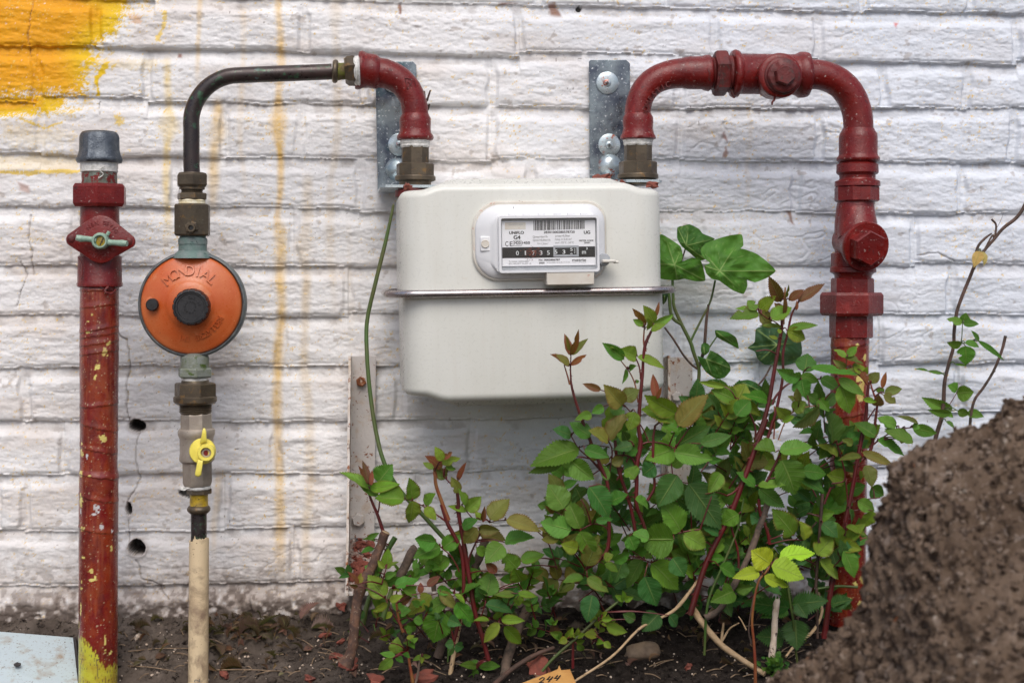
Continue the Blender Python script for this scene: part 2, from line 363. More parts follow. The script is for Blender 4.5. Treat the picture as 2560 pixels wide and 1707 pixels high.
# row 0 = above the first line
row = np.zeros((nz, nx), int); D = np.full((nz, nx), .05); E_ = np.full((nz, nx), .05)
for k in range(K):
    m = Z < L[k][None]; row[m] = k+1; D = np.where(m, L[k][None]-Z, D)
    E_ = np.where((~m) & (row == k), Z-L[k][None], E_)
warpx = X+(fbm(X*30, Z*30, 3, 3)-.5)*.012; warpz = Z+(fbm(X*22, Z*22, 3, 8)-.5)*.010
rgh = .55*fbm(warpx*34, warpz*88, 5, 11, .55)+.45*fbm(X*75+Z*30, Z*230, 4, 12, .6)
ridge = 1-np.abs(2*fbm(warpx*24, warpz*60, 4, 21)-1)
ridge = sst(.88, 1., ridge)*sst(.45, .65, fbm(X*16, Z*28, 2, 26))
tw = warpx*.8+warpz*.9
crease = sst(.92, 1., 1-np.abs(2*fbm(tw*20+5, warpz*40-warpx*16, 3, 57)-1))*sst(.55, .72, fbm(X*9, Z*9, 2, 61))
face = np.zeros((nz, nx)); HJ = np.zeros((nz, nx))
for r in range(K+1):
    m = row == r
    if not m.any(): continue
    kk = min(r, K-1); g = np.random.RandomState(700+r); b = np.searchsorted(JJ[kk], X[m]); nb = len(JJ[kk])+1
    o = g.uniform(-.0012, .0016, nb); tz = g.uniform(-.03, .03, nb); rg = g.uniform(.6, 1.3, nb)
    zc = (L[r][None].repeat(nz, 0)[m]+.025) if r < K else Z[m]
    face[m] = o[b]+tz[b]*(Z[m]-zc)
    w = X[m]+(n2(X[m]*60, Z[m]*60, 4)-.5)*.006
    dj = np.min(np.abs(w[:, None]-JJ[kk][np.clip(np.stack([b-1, b], 1), 0, len(JJ[kk])-1)]), 1)
    HJ[m] = (1-sst(.0032, .0085, dj))*(.55+.45*sst(.35, .6, n2(X[m]*9, Z[m]*12+r, 77)))
    rgh[m] = .5+(rgh[m]-.5)*rg[b]
rec = .0060*(.55+.85*n2(X*9, Z*4+row*3.3, 31))
band = sst(.0, .0018, D)*(1-.25*sst(.002, .010, D)-.75*sst(.009, .0205, D+(fbm(X*30, Z*30, 3, 5)-.5)*.007))
isface = 1-sst(.3, 1, band)
h = face-rec*band-.0058*HJ*(1-band)
h += isface*((rgh-.5)*.0044-(ridge*.0005+crease*.0012*sst(.5, .8, n2(X*4, Z*9, 88)))+(fbm(X*13, Z*24, 3, 19)-.5)*.0030)+(1-isface)*((rgh-.5)*.0014)
h -= .0022*(1-sst(0, .0045, E_))*(.4+n2(X*20, Z*3, 9))
h += (fbm(X*260, Z*300, 3, 41)-.5)*.0009
# the lowest courses are lumpy with spattered mortar and soil
low = sst(.055, .015, Z+(fbm(X*12, Z*12, 3, 2)-.5)*.03)
h += low*((fbm(X*100, Z*120, 4, 71)-.5)*.0045+.0025)
U, V = proj(np.stack([X, np.zeros_like(X), Z], -1))
infr = (U > -200) & (U < 2760)
wj = (fbm(X*50, Z*50, 3, 90)-.5)
def seg_d(pts, jit=24):
    d = np.full(U.shape, 1e9); Uj = U+wj*jit; Vj = V+(n2(X*90, Z*90, 6)-.5)*jit*.5
    for (a, b), (c, e) in zip(pts[:-1], pts[1:]):
        t = np.clip(((Uj-a)*(c-a)+(Vj-b)*(e-b))/((c-a)**2+(e-b)**2+1e-9), 0, 1)
        d = np.minimum(d, np.hypot(Uj-a-t*(c-a), Vj-b-t*(e-b)))
    return d
crack = np.zeros((nz, nx))
for pts, w in (([(76, 0), (72, 60), (78, 145)], 2), ([(205, 490), (200, 560)], 1.5), ([(75, 540), (82, 620), (80, 685)], 2.6), ([(52, 650), (62, 690), (50, 770)], 1.8),
               ([(296, 835), (318, 845), (324, 900), (330, 935), (322, 960), (318, 1000), (322, 1055)], 2.4), ([(345, 1085), (345, 1140), (350, 1200), (325, 1235), (318, 1260)], 2),
               ([(320, 1300), (322, 1350), (330, 1375)], 1.6), ([(345, 1400), (355, 1440), (395, 1462), (420, 1500)], 1.8), ([(255, 253), (248, 290)], 1.4),
               ([(2300, 640), (2350, 628), (2385, 655)], 2.2)):
    if True: crack = np.maximum(crack, 1-sst(w*.35, w*1.1, seg_d(pts)))
h -= crack*.0022
def hole(cx, cy, rx, ry, dep):
    q = np.hypot((U-cx)/rx, (V-cy)/ry)+(n2(X*110, Z*110, 15)-.5)*.35
    return (1-sst(.85, 1.05, q))*dep, np.exp(-((q-1.15)/.25)**2)
holes = np.zeros((nz, nx)); lip = np.zeros((nz, nx))
for a in ((341, 1064, 20, 15, .045), (322, 1272, 7, 15, .030), (343, 1369, 21, 19, .045), (472, 1232, 26, 12, .010), (440, 1555, 8, 12, .012), (1448, 22, 7, 8, .006)):
    q, l = hole(*a); holes = np.maximum(holes, q); lip = np.maximum(lip, l*(a[4] > .02))
h -= holes; h += lip*.0012
# ---- paint on the wall
warm = sst(2100, 900, U+(fbm(X*5, Z*5, 2, 44)-.5)*900)
c = mix(np.broadcast_to(np.array([.715, .76, .825]), X.shape+(3,)), np.array([.79, .785, .78]), warm)  # bluish right, warmer left: the cast of reflected light mixed into the paint hue
c = c*(.93+.14*fbm(X*40, Z*60, 4, 13))[..., None]
dust = sst(.5, .72, fbm(X*14, Z*30, 5, 51))
c = mix(c, [.56, .47, .40], dust*.34*(.4+.6*warm))
c = mix(c, [.33, .27, .22], sst(.74, .80, fbm(X*75, Z*95, 4, 53))*.5)
c = mix(c, [.25, .20, .16], (band > .6)*sst(.45, .75, fbm(X*60, Z*60, 4, 54))*.38*(.3+.7*warm))
gx = (n2(X*300, Z*300, 61) > .972)*sst(.45, .6, n2(X*12, Z*12, 62)); c = mix(c, [.10, .07, .05], gx*.75)
def sp(amount, edge=.5):      # sprayed or dribbled paint breaks up over the rough face
    return np.clip(sst(edge-.18, edge+.18, amount+(fbm(X*330, Z*330, 3, 64)-.5)*.8+(n2(X*900, Z*900, 65)-.5)*.7), 0, 1)
fz = (fbm(X*26, Z*30, 4, 66)-.5)
Uj = U+fz*60; Vj = V+fz*24
def poly(pts, soft):          # soft inside of a polygon given in picture pixels
    pts = np.array(pts, float); d = np.full(U.shape, 1e9); ins = np.zeros(U.shape, bool); n = len(pts)
    sel = (U > pts[:, 0].min()-150) & (U < pts[:, 0].max()+150) & (V > pts[:, 1].min()-150) & (V < pts[:, 1].max()+150)
    a_, b_ = Uj[sel], Vj[sel]; dd = np.full(a_.shape, 1e9); ii = np.zeros(a_.shape, bool)
    for i in range(n):
        (x0, y0), (x1, y1) = pts[i], pts[(i+1) % n]
        t = np.clip(((a_-x0)*(x1-x0)+(b_-y0)*(y1-y0))/((x1-x0)**2+(y1-y0)**2+1e-9), 0, 1)
        dd = np.minimum(dd, np.hypot(a_-x0-t*(x1-x0), b_-y0-t*(y1-y0)))
        cr = ((y0 > b_) != (y1 > b_)) & (a_ < (x1-x0)*(b_-y0)/(y1-y0+1e-12)+x0); ii ^= cr
    out = np.zeros(U.shape); out[sel] = sst(-soft, soft, np.where(ii, dd, -dd)); return out
YEL = np.zeros(U.shape)
for pts, s in (([(-400, -600), (420, -600), (345, 0), (300, 50), (278, 90), (235, 128), (255, 158), (228, 170), (224, 243), (-400, 250)], 44),
               ([(-400, 240), (168, 240), (175, 262), (150, 284), (90, 290), (20, 292), (-400, 280)], 17),
               ([(256, 165), (280, 158), (272, 190), (266, 215), (264, 245), (254, 246)], 7)):
    YEL = np.maximum(YEL, poly(pts, s))
halo = np.maximum(poly([(-400, -600), (440, -600), (380, 20), (300, 120), (270, 150), (262, 290), (190, 300), (-400, 300)], 45)*.34, poly([(130, 255), (262, 280), (190, 292), (60, 292)], 10)*.55)
pale = poly([(-60, 170), (28, 165), (48, 210), (30, 246), (-60, 240)], 14)
YEL = np.maximum(sp(YEL), sp(halo)*.75)*1
deep = sst(.36, .58, fbm(X*11, Z*15, 3, 68))*np.maximum(poly([(-400, -600), (330, -600), (300, 0), (240, 60), (190, 120), (200, 238), (-400, 240)], 55), poly([(-400, 244), (120, 248), (110, 276), (-400, 272)], 12)*.8)
yc = mix(np.broadcast_to(np.array([.76, .50, .003]), X.shape+(3,)), np.array([.80, .35, .0]), deep)
c = c*(1-YEL[..., None])+yc*YEL[..., None]
def patch(pts, s, a, col):
    global c
    q = sp(poly(pts, s)*.9)*a; c = mix(c, col, q)
Y1 = [.78, .55, .10]
patch([(290, 165), (300, 160), (290, 180), (282, 175)], 5, .8, Y1)
patch([(60, 295), (110, 318), (165, 305), (165, 312), (110, 324), (50, 300)], 4, .9, Y1)
patch([(-50, 385), (195, 388), (195, 432), (-50, 434)], 14, .30, Y1)
patch([(-50, 423), (60, 431), (120, 427), (205, 424), (200, 433), (60, 440), (-50, 432)], 3, .9, Y1)
patch([(290, 290), (302, 290), (298, 318), (290, 315)], 5, .8, Y1)
patch([(0, 300), (190, 330), (180, 380), (20, 370)], 40, .22, Y1)
patch([(395, 22), (406, 22), (403, 105), (394, 105)], 4, .85, Y1)
patch([(330, 40), (350, 40), (348, 60), (332, 60)], 6, .6, [.75, .42, .2])
patch([(240, 150), (420, 150), (400, 180), (250, 170)], 14, .28, Y1)
# dribbles: (x, y0, y1, half width, strength, colour, swell)
OC = [.72, .46, .10]; BG = [.62, .50, .33]
for x0, y0, y1, w, a, col, sw in ((698, -300, 1100, 11, .62, [.74, .44, .045], (270, 350, 13)), (700, 560, 1460, 15, .6, OC, None), (415, 150, 620, 10, .55, Y1, (290, 340, 20)),
        (417, 600, 640, 10, .5, OC, None), (493, -200, 230, 8, .42, OC, None), (540, 250, 560, 16, .55, OC, (300, 350, 10)), (605, 20, 520, 9, .20, OC, None),
        (768, 440, 1480, 15, .52, BG, (580, 640, 14)), (835, -200, 700, 12, .4, BG, (0, 60, 8)), (905, 380, 420, 14, .3, BG, None), (1868, 260, 560, 7, .26, BG, None), (830, 640, 800, 10, .25, BG, None),
        (770, 700, 800, 11, .5, [.6, .42, .18], None), (540, 1180, 1420, 9, .28, OC, None), (880, 560, 900, 8, .18, BG, None)):
    xx = x0+(fbm(Z*14, Z*0+x0, 2, 3)-.5)*22*1.2
    ww = w*(.75+.6*n2(Z*30, Z*0+x0, 5))
    if sw: ww = ww+sw[2]*np.exp(-((V-(sw[0]+sw[1])/2)/((sw[1]-sw[0])*.55))**2)
    q = (1-sst(.1, 1.3, np.abs(U-xx)/ww))*sst(y0-20, y0+20, V)*(1-sst(y1-120, y1+20, V))
    if x0 == 698: q = q*(.45+.55*(1-sst(380, 700, V)))*(.72+.5*n2(Z*25, Z*0, 7))
    c = mix(c, col, np.clip(q*a*(.55+.75*fbm(X*130, Z*90, 3, 12)), 0, 1))
# bare, soil-splashed foot of the wall
gnd = sst(.10, .0, Z+(fbm(X*16, Z*16, 4, 14)-.5)*.06)
gr = fbm(X*150, Z*150, 4, 15)
c = mix(c, [.40, .33, .28], gnd*.95*sst(.05, .4, gr)); c = mix(c, [.13, .095, .075], gnd*sst(.5, .6, gr)*.8)
c = mix(c, [.11, .085, .07], sst(.030, .006, Z+(fbm(X*25, Z*25, 3, 17)-.5)*.03)*sst(.32, .5, gr))
c = mix(c, [.16, .12, .10], crack*.45)
c = mix(c, [.03, .025, .02], (holes > .004)*.9); c = mix(c, [.40, .34, .30], lip*.5)
for pts, s, col in (([(1368, 10), (1395, 10), (1402, 40), (1375, 36)], 6, [.25, .1, .05]), ([(1238, 0), (1275, 0), (1240, 10)], 4, [.18, .07, .04]), ([(1798, 342), (1812, 330), (1806, 352)], 3, [.3, .15, .12]),
                    ([(1960, 525), (1972, 525), (1978, 560), (1970, 556)], 3, [.3, .17, .12]), ([(2240, 58), (2252, 60), (2246, 72)], 3, [.6, .12, .1]), ([(445, 134), (455, 134), (455, 144), (445, 144)], 3, [.3, .12, .08]),
                    ([(1798, 390), (1806, 362), (1812, 380), (1808, 392)], 3, [.35, .2, .15]), ([(985, 6), (992, 6), (992, 32), (984, 30)], 2, [.25, .1, .05]), ([(44, 455), (66, 462), (60, 478), (48, 476)], 4, [.5, .35, .3])):
    c = mix(c, col, poly([(a-0, b) for a, b in pts], s)*.85)
m, t, b_ = NT('painted_brick'); at = nd(t, 'ShaderNodeAttribute', attribute_name='col').outputs['Color']
cc = mixc(t, ramp(t, noise(t, 500, 4, .7), .3, .9), at, mixc(t, .18, at, (.3, .26, .24)))
t.links.new(cc, b_.inputs['Base Color']); b_.inputs['Roughness'].default_value = .55; b_.inputs['Specular IOR Level'].default_value = .18
bumpn(t, b_, noise(t, 420, 6, .68), .42, .0012); M['wall'] = m
v = np.stack([X, -h, Z], -1).reshape(-1, 3)
i = np.arange(nz*nx).reshape(nz, nx); f = np.stack([i[:-1, :-1], i[:-1, 1:], i[1:, 1:], i[1:, :-1]], -1).reshape(-1, 4)
bv, bf = box(-3.2, 3.2, .06, .24, -.3, 2.4); f = np.vstack([f, np.array(bf)+len(v)]); v = np.vstack([v, bv])
wall = mesh('brick_wall', v, f, M['wall'], col=np.vstack([c.reshape(-1, 3), np.full((8, 3), .4)]), smooth=180)
tag(wall, 'rough white painted brick wall with yellow paint, dribbles, cracks and holes', 'wall')
del X, Z, U, V, h, c, YEL, halo, rgh, ridge, wj, D, E_, v, f, yc

# ================================================================ the ground
def gz(x, y):
    """height of the soil"""
    x = np.asarray(x, float); y = np.asarray(y, float); d = -y
    left = sst(-.15, -.36, x)
    z = -np.minimum(d, .16)*(.12+.40*left)-np.clip(d-.16, 0, 3)*.05
    z = z+.006*(fbm(x*9, y*9, 3, 5)-.5)*2+(.004*np.exp(-d*25))+(fbm(x*60, y*60, 5, 33, .6)-.5)*.016+sst(.6, .8, fbm(x*130, y*130, 3, 34))*.004
    return z
gx_ = np.concatenate([-np.geomspace(30, .72, 40), np.arange(-.70, .70, .0024), np.geomspace(.72, 30, 40)])
gy_ = np.concatenate([np.arange(.04, -.62, -.0024), -np.geomspace(.63, 40, 60)])
GX, GY = np.meshgrid(gx_, gy_); GZ = gz(GX, GY)
i = np.arange(GX.size).reshape(GX.shape); f = np.stack([i[:-1, :-1], i[1:, :-1], i[1:, 1:], i[:-1, 1:]], -1).reshape(-1, 4)
m, t, b_ = NT('dark_soil')
cc = mixc(t, ramp(t, noise(t, 26, 5), .35, .65), (.105, .082, .066), (.24, .195, .16))
_s = nd(t, 'ShaderNodeSeparateXYZ'); t.links.new(nd(t, 'ShaderNodeTexCoord').outputs['Object'], _s.inputs[0])
_a = nd(t, 'ShaderNodeMath', operation='MULTIPLY_ADD'); t.links.new(noise(t, 9, 4), _a.inputs[0]); _a.inputs[1].default_value = .35; t.links.new(_s.outputs[0], _a.inputs[2])
cc = mixc(t, ramp(t, _a.outputs[0], -.16, .10), cc, mixc(t, ramp(t, noise(t, 60, 4), .4, .6), (.026, .020, .017), (.058, .046, .039)))
cc = mixc(t, ramp(t, noise(t, 420, 4, .7), .60, .68), cc, (.16, .125, .10)); cc = mixc(t, ramp(t, noise(t, 150, 5), .56, .66), cc, (.022, .016, .013))
cc = mixc(t, ramp(t, noise(t, 260, 3), .71, .73), cc, (.5, .45, .4))
t.links.new(cc, b_.inputs['Base Color']); b_.inputs['Roughness'].default_value = .95; b_.inputs['Specular IOR Level'].default_value = .15
bumpn(t, b_, noise(t, 420, 8, .8), 1., .005); M['soil'] = m
tag(mesh('ground', np.stack([GX, GY, GZ], -1), f, M['soil'], smooth=180), kind='structure')
# soil crumbs
def blob(c, r, seed, n=1, sq=(1, 1, 1), rough=.5):
    import bmesh
    if n not in _ico:
        bm = bmesh.new(); bmesh.ops.create_icosphere(bm, subdivisions=n, radius=1); _ico[n] = (np.array([q.co[:] for q in bm.verts]), np.array([[w.index for w in q.verts] for q in bm.faces])); bm.free()
    v, f = _ico[n]; k = 1+rough*(n3(v*1.7, seed)*2-1)*.9
    v = v*k[:, None]*np.array(sq)*r
    a, b, g = np.random.RandomState(seed).uniform(0, 6.28, 3); R = np.array(Matrix.Rotation(a, 3, 'Z') @ Matrix.Rotation(b*.15, 3, 'X'))
    return v @ R.T+c, f
_ico = {}
g = np.random.RandomState(3); V_ = []; F_ = []; n = 0
for q in range(5200):
    x = g.uniform(-.62, .6); y = -g.uniform(.004, .30)**1.0; r = g.uniform(.0007, .0030)*(1 if g.rand() < .93 else 1.8)
    a, f = blob(np.array([x, y, float(gz(x, y))+r*.3]), r, q, 1, (1, 1, .75)); V_.append(a); F_.append(f+n); n += len(a)
tag(mesh('soil_crumbs', np.vstack(V_), np.vstack(F_), M['soil'], smooth=60), kind='stuff')

# ---- heap of dug soil in the right foreground
Zm = .95
prof = [(2720, 905), (2560, 968), (2500, 1002), (2440, 1040), (2370, 1070), (2300, 1100), (2238, 1162), (2205, 1250), (2185, 1330), (2172, 1400), (2150, 1480), (2105, 1560), (2030, 1630), (1930, 1690), (1800, 1760), (1640, 1850), (1400, 2010), (1200, 2200), (1000, 2500)]
pX = np.array([(a-1280)*Zm/F for a, b in prof])[::-1]; pZ = np.array([.4+(HZ-b)*Zm/F for a, b in prof])[::-1]
pX = np.append(pX, [.50, .62, .8, 1.0, 1.3]); pZ = np.append(pZ, [.365, .39, .37, .25, -.1])
a1 = np.concatenate([np.arange(-.15, .16, .0028), np.arange(.16, .195, .0012), np.arange(.195, .262, .0006), np.arange(.262, .27, .0014), np.arange(.27, .56, .0026)]); d1 = np.concatenate([np.arange(.35, .76, .008), np.arange(.76, 1.0, .0018), np.arange(1.0, 1.40, .006)])
a1 = np.concatenate([a1, np.arange(.56, 1.35, .012)])
A_, D_ = np.meshgrid(a1, d1)
A2 = A_+(fbm(A_*9, D_*9, 3, 81)-.5)*.010
dz = D_-Zm
hh = np.interp(A2, pX, pZ)
hh = hh-np.where(dz > 0, dz*1.6+dz*dz*2, -dz*.85)+(fbm(A_*16, D_*16, 4, 82)-.5)*.012
edge = np.minimum(np.minimum(D_-.35, 1.40-D_)*3, .5)
hh = np.maximum(hh, -.10)
pts = CAM*np.array([1, 1, 0])+A_[..., None]*RT+D_[..., None]*FW; pts[..., 2] = hh
gy1 = np.gradient(pts, axis=0); gx1 = np.gradient(pts, axis=1); N = np.cross(gx1, gy1); N /= np.linalg.norm(N, axis=-1)[..., None]+1e-9; N *= np.sign(N[..., 2:3]+1e-9)
pts = pts+N*((fbm3(pts*42, 3, 5, .6)-.5)*.014+(fbm3(pts*150, 4, 9, .7)-.5)*.015-.005*sst(.6, .75, n3(pts*160, 4)))[..., None]
i = np.arange(A_.size).reshape(A_.shape); f = np.stack([i[:-1, :-1], i[:-1, 1:], i[1:, 1:], i[1:, :-1]], -1).reshape(-1, 4)
m, t, b_ = NT('dug_soil')
cc = mixc(t, ramp(t, noise(t, 22, 5), .38, .62), (.165, .113, .078), (.28, .20, .142))
cc = mixc(t, ramp(t, noise(t, 130, 6, .7), .50, .58), cc, (.065, .043, .031)); cc = mixc(t, ramp(t, noise(t, 85, 2), .70, .73), cc, (.50, .42, .34)); cc = mixc(t, ramp(t, noise(t, 45, 3), .72, .74), cc, (.34, .13, .06))
cc = mixc(t, ramp(t, noise(t, 230, 4), .57, .64), cc, (.36, .28, .22)); cc = mixc(t, ramp(t, noise(t, 60, 3), .64, .68), cc, (.28, .22, .18))
t.links.new(cc, b_.inputs['Base Color']); b_.inputs['Roughness'].default_value = .95; b_.inputs['Specular IOR Level'].default_value = .15
bumpn(t, b_, noise(t, 230, 7, .8), 1., .0045); M['mound'] = m
tag(mesh('soil_heap', pts.reshape(-1, 3), f, M['mound'], smooth=180), 'big out of focus heap of dug brown soil at the right edge', 'soil heap')
# pebbles and crumbs that stick out of the heap
g = np.random.RandomState(8); V_ = []; F_ = []; n = 0
for q in range(2600):
    a = int(np.searchsorted(d1, g.uniform(.74, 1.0))); b = int(np.searchsorted(a1, g.uniform(.12, .50))); p = pts[a, b]
    r = g.uniform(.0008, .0032); w, f = blob(p+N[a, b]*r*.3, r, q+50, 1, (1, 1, .8), .9); V_.append(w); F_.append(f+n); n += len(w)
tag(mesh('heap_crumbs', np.vstack(V_), np.vstack(F_), M['mound'], smooth=60), kind='stuff')
# ================================================================ left riser
YP = -.10
def root(name, px, py, y, label, cat, group=None):
    p = P(px, py, y); return thing(name, tuple(p), label, cat, group)
def add(name, vf, mat, par, sm=35, **k): return mesh(name, vf[0], vf[1], M[mat], par, smooth=sm, **k)
R1 = root('gas_riser', 246, 1707, YP, 'capped red gas pipe at far left with pale green wing valve', 'gas pipe')
def painted_pipe(x0, x1, y0, y1, rad, y, patches, lines, lowpaint=None, seed=0, seg=None):
    """taped pipe: rows one pixel apart; the colour of its chips and scratches is painted on the object"""
    rows = np.arange(y0, y1+.1, 1.6); n = 120; a = np.arange(n)/n*2*np.pi
    A, Rw = np.meshgrid(a, rows); xc = x0+(x1-x0)*(Rw-y0)/(y1-y0); rr = np.interp(Rw, [q[0] for q in rad], [q[1] for q in rad])
    PX = xc+rr*np.cos(A); frontal = np.sin(A) > 0
    th = A/np.pi
    bumpr = (fbm(A*3, Rw/40, 3, seed)-.5)*1.2
    dark = np.zeros_like(A)
    for ly, sl, wd in lines:     # (height, rise across the width, depth)
        yl = ly+sl*np.cos(A)+ (n2(A*9, A*0+ly, 3)-.5)*3.5
        bumpr += wd*sst(-14, 0, Rw-yl)*(1-sst(0, 2.2, Rw-yl)); dark = np.maximum(dark, (1-sst(1.2, 2.8, np.abs(Rw-yl-1.5)))*.8*sst(.3, .5, n2(A*4+ly, Rw*0, 8)+.2))
    s = SCL(x0, y); r = (rr+bumpr)*s
    C0 = np.array([P(x, yy, y) for x, yy in zip(xc[:, 0], rows)])
    u = RT*0+np.array([1., 0, 0]); V3 = C0[:, None]+r[..., None]*(np.cos(A)[..., None]*np.array([1., 0, 0])+np.sin(A)[..., None]*np.array([0, -1., 0]))
    col = mix(np.broadcast_to(np.array([.175, .012, .010]), A.shape+(3,)), [.25, .034, .010], sst(.48, .66, fbm(A*3.2, Rw/34, 5, seed+4))*.8*(.35+.65*sst(y0, y0+200, Rw)))
    col = mix(col, [.11, .010, .010], sst(.5, .62, fbm(A*2, Rw/70, 3, seed+8))*.8)
    scr = sst(.80, .88, 1-np.abs(2*fbm(A*7, Rw/160, 3, seed+6)-1))*sst(.5, .62, fbm(A*2, Rw/90, 2, seed+11)); col = mix(col, [.36, .11, .045], scr*.3)
    wj = (fbm(A*9, Rw/9, 3, seed+2)-.5)
    for px, py, rx, ry, cc in patches:
        q = np.hypot((PX-px)/rx, (Rw-py)/ry)+wj*1.9
        col = mix(col, {'y': [.74, .66, .20], 'w': [.62, .66, .66], 'k': [.03, .02, .02]}[cc], (1-sst(.75, .95, q))*frontal)
    spk = (fbm(A*22, Rw/4.5, 2, seed+9) > .815); col = mix(col, [.55, .45, .28], spk*.7)
    if lowpaint:
        yb = np.interp(PX, [q[0] for q in lowpaint], [q[1] for q in lowpaint])+(n2(A*40, Rw/14, 4)-.5)*26
        col = mix(col, [.52, .50, .045], sst(-2, 2, Rw-yb)); col = mix(col, [.18, .17, .05], sst(-2, 2, Rw-yb)*sst(.64, .7, fbm(A*22, Rw/11, 3, 6)))
        dirt = sst(y1-170, y1-60, Rw)*sst(.52, .62, fbm(A*8, Rw/18, 4, 7))*(Rw < yb); col = mix(col, [.06, .03, .02], dirt*.7)
    col = mix(col, [.05, .012, .01], dark*.8)
    v, f = ringmesh(V3); c = np.vstack([col.reshape(-1, 3), col[0].mean(0), col[-1].mean(0)])
    return v, f, c
pat = [(269, 879, 8, 11, 'y'), (253, 914, 8, 13, 'y'), (248, 941, 3, 8, 'y'), (251, 965, 2.5, 3, 'y'), (277, 857, 4, 5, 'y'), (264, 1092, 12, 8, 'y'), (212, 1105, 4, 3, 'y'), (212, 1130, 6, 10, 'y'), (226, 1135, 3, 6, 'w'),
       (208, 1180, 5, 7, 'y'), (229, 802, 4, 2, 'y'), (240, 785, 3, 2.5, 'y'), (230, 829, 8, 3, 'y'), (210, 1243, 6, 16, 'y'), (251, 1262, 8, 9, 'w'), (246, 1278, 5, 3, 'w'), (208, 1272, 3, 6, 'w'), (215, 1315, 5, 7, 'y'), (262, 1310, 5, 8, 'w'), (285, 1323, 3, 4, 'w'),
       (203, 1330, 3, 30, 'k'), (238, 1418, 6, 5, 'y'), (240, 1439, 11, 4, 'y'), (248, 1433, 4, 5, 'y'), (211, 1447, 3, 4, 'y'), (212, 1463, 5, 4, 'y'), (215, 1386, 4, 3, 'y'), (283, 1368, 3, 10, 'y'), (209, 1520, 2, 18, 'y'), (201, 1200, 2, 20, 'y'), (236, 1183, 8, 2.5, 'y'),
       (270, 1590, 2.5, 28, 'y'), (281, 1625, 5, 6, 'y'), (202, 1555, 2, 14, 'y')]
lin = [(823, -9, 1.0), (838, -8, .6), (858, -7, .9), (881, -6, .9), (1012, -4, 1.0), (1066, 12, .9), (1122, 11, .9), (1187, 8, 1.5), (1243, 11, .9), (1322, 8, 1.0), (765, -6, .8), (726, -2, 1.0)]
v, f, col = painted_pipe(248.5, 245, 715, 1745, [(715, 47), (900, 47.5), (1150, 45.5), (1172, 45.8), (1186, 48), (1745, 47)], YP, pat, lin,
                         [(150, 1590), (198, 1588), (210, 1586), (225, 1596), (240, 1606), (255, 1627), (262, 1645), (275, 1655), (292, 1664), (340, 1670)])
mesh('pipe', v, f, M['redpipe'], R1, col=col, smooth=50)
add('lower_collar', joinm([vert(249.5, [(638, 48), (641, 53), (705, 54), (709, 56), (716, 55), (719, 48)], YP, 16, .2), tube(smooth_path([P(196, 643, YP-.018), P(204, 662, YP-.0215), P(206, 680, YP-.022), P(204, 700, YP-.0215)]), [.0006]*2, 6)]), 'red', R1)
add('sealing_thread', joinm([tube([P(249+46*math.cos(a), 722+math.sin(a*3)*3, YP)+np.array([0, -46*SCL(249, YP)*math.sin(a), 0]) for a in np.linspace(.1, 3, 30)], [.0011, .0018, .0009, .0016], 6, rough=.5), tube(smooth_path([P(270, 717, YP-.02), P(262, 728, YP-.024), P(278, 734, YP-.021), P(290, 724, YP-.016)]), [.0016, .001], 6, rough=.5)]), 'redrough', R1)
add('neck', vert(249.5, [(508, 47), (545, 47.5), (600, 49), (642, 48)], YP), 'red', R1)
# lozenge shaped valve body
loz = []
for (cx, cy, r_, a0, a1) in ((184, 599, 19, 140, 220), (252, 612, 46, 228, 312), (320, 604, 19, -40, 40), (252, 585, 47, 48, 132)):
    for a in np.linspace(a0, a1, 14): loz.append((cx+r_*math.cos(math.radians(a)), cy-r_*math.sin(math.radians(a))))
def bevelprism(outl, y, d, b, z=None):
    o = np.array(outl, float); c0 = o.mean(0); rings = []
    for k, yy in ((1-b*2.0, y), (1-b*.6, y+.0006), (1, y+.002), (1, y+d)):
        rings.append([P(*(c0+(q-c0)*k), yy) for q in o])
    return ringmesh(rings)
vb = bevelprism(loz, YP-.031, .012, .03)
add('valve_body', joinm([vb, front(252, 598, YP, [(-.018, 46), (.0, 50), (.022, 50)], 40)]), 'red', R1)
for sx, sy in ((178, 597), (322, 604)):
    add('screw', joinm([front(sx, sy, YP-.0305, [(0, 9), (.0016, 8.5), (.0022, 6)], 20)]), 'redrough', R1)
def arc_text(s, cx, cy, r, a0, a1, h, y, ext=.0005, flip=False, slope=0., wid=None):
    """letters set on an arc about the pixel centre; angles in degrees, 90 = top"""
    parts = []; n = len(s); sc_ = SCL(cx, y)
    for i, ch in enumerate(s):
        if ch == ' ': continue
        v, f = text(ch, 1, 0)
        if not len(v): continue
        w = v[:, 0].max()-v[:, 0].min(); v[:, 0] -= (v[:, 0].max()+v[:, 0].min())/2; v = v/.73*h; 
        if wid: v[:, 0] *= wid
        a = math.radians(a0+(a1-a0)*i/max(n-1, 1)); rx = v[:, 0]; ry = v[:, 1]-h/2
        if flip: rx, ry = -rx, -ry
        dx = (r+ry)*math.cos(a)+rx*math.sin(a); dy = (r+ry)*math.sin(a)-rx*math.cos(a)
        q = np.array([P(cx+X_, cy-Y_, y) for X_, Y_ in zip(dx, dy)])
        if slope: q[:, 1] += slope*(np.hypot(dx, dy)-r)*sc_
        m_ = len(q); b = q+np.array([0, .002, 0])
        # outline walls from edge usage
        cnt = {}
        for p in f:
            for e in zip(p, p[1:]+p[:1]):
                k = (min(e), max(e)); cnt[k] = cnt.get(k, 0)+1
        ff = [tuple(p) for p in f]+[(e[0], e[1], e[1]+m_, e[0]+m_) for e, k in cnt.items() if k == 1]
        parts.append((np.vstack([q, b]), ff))
    return joinm(parts)
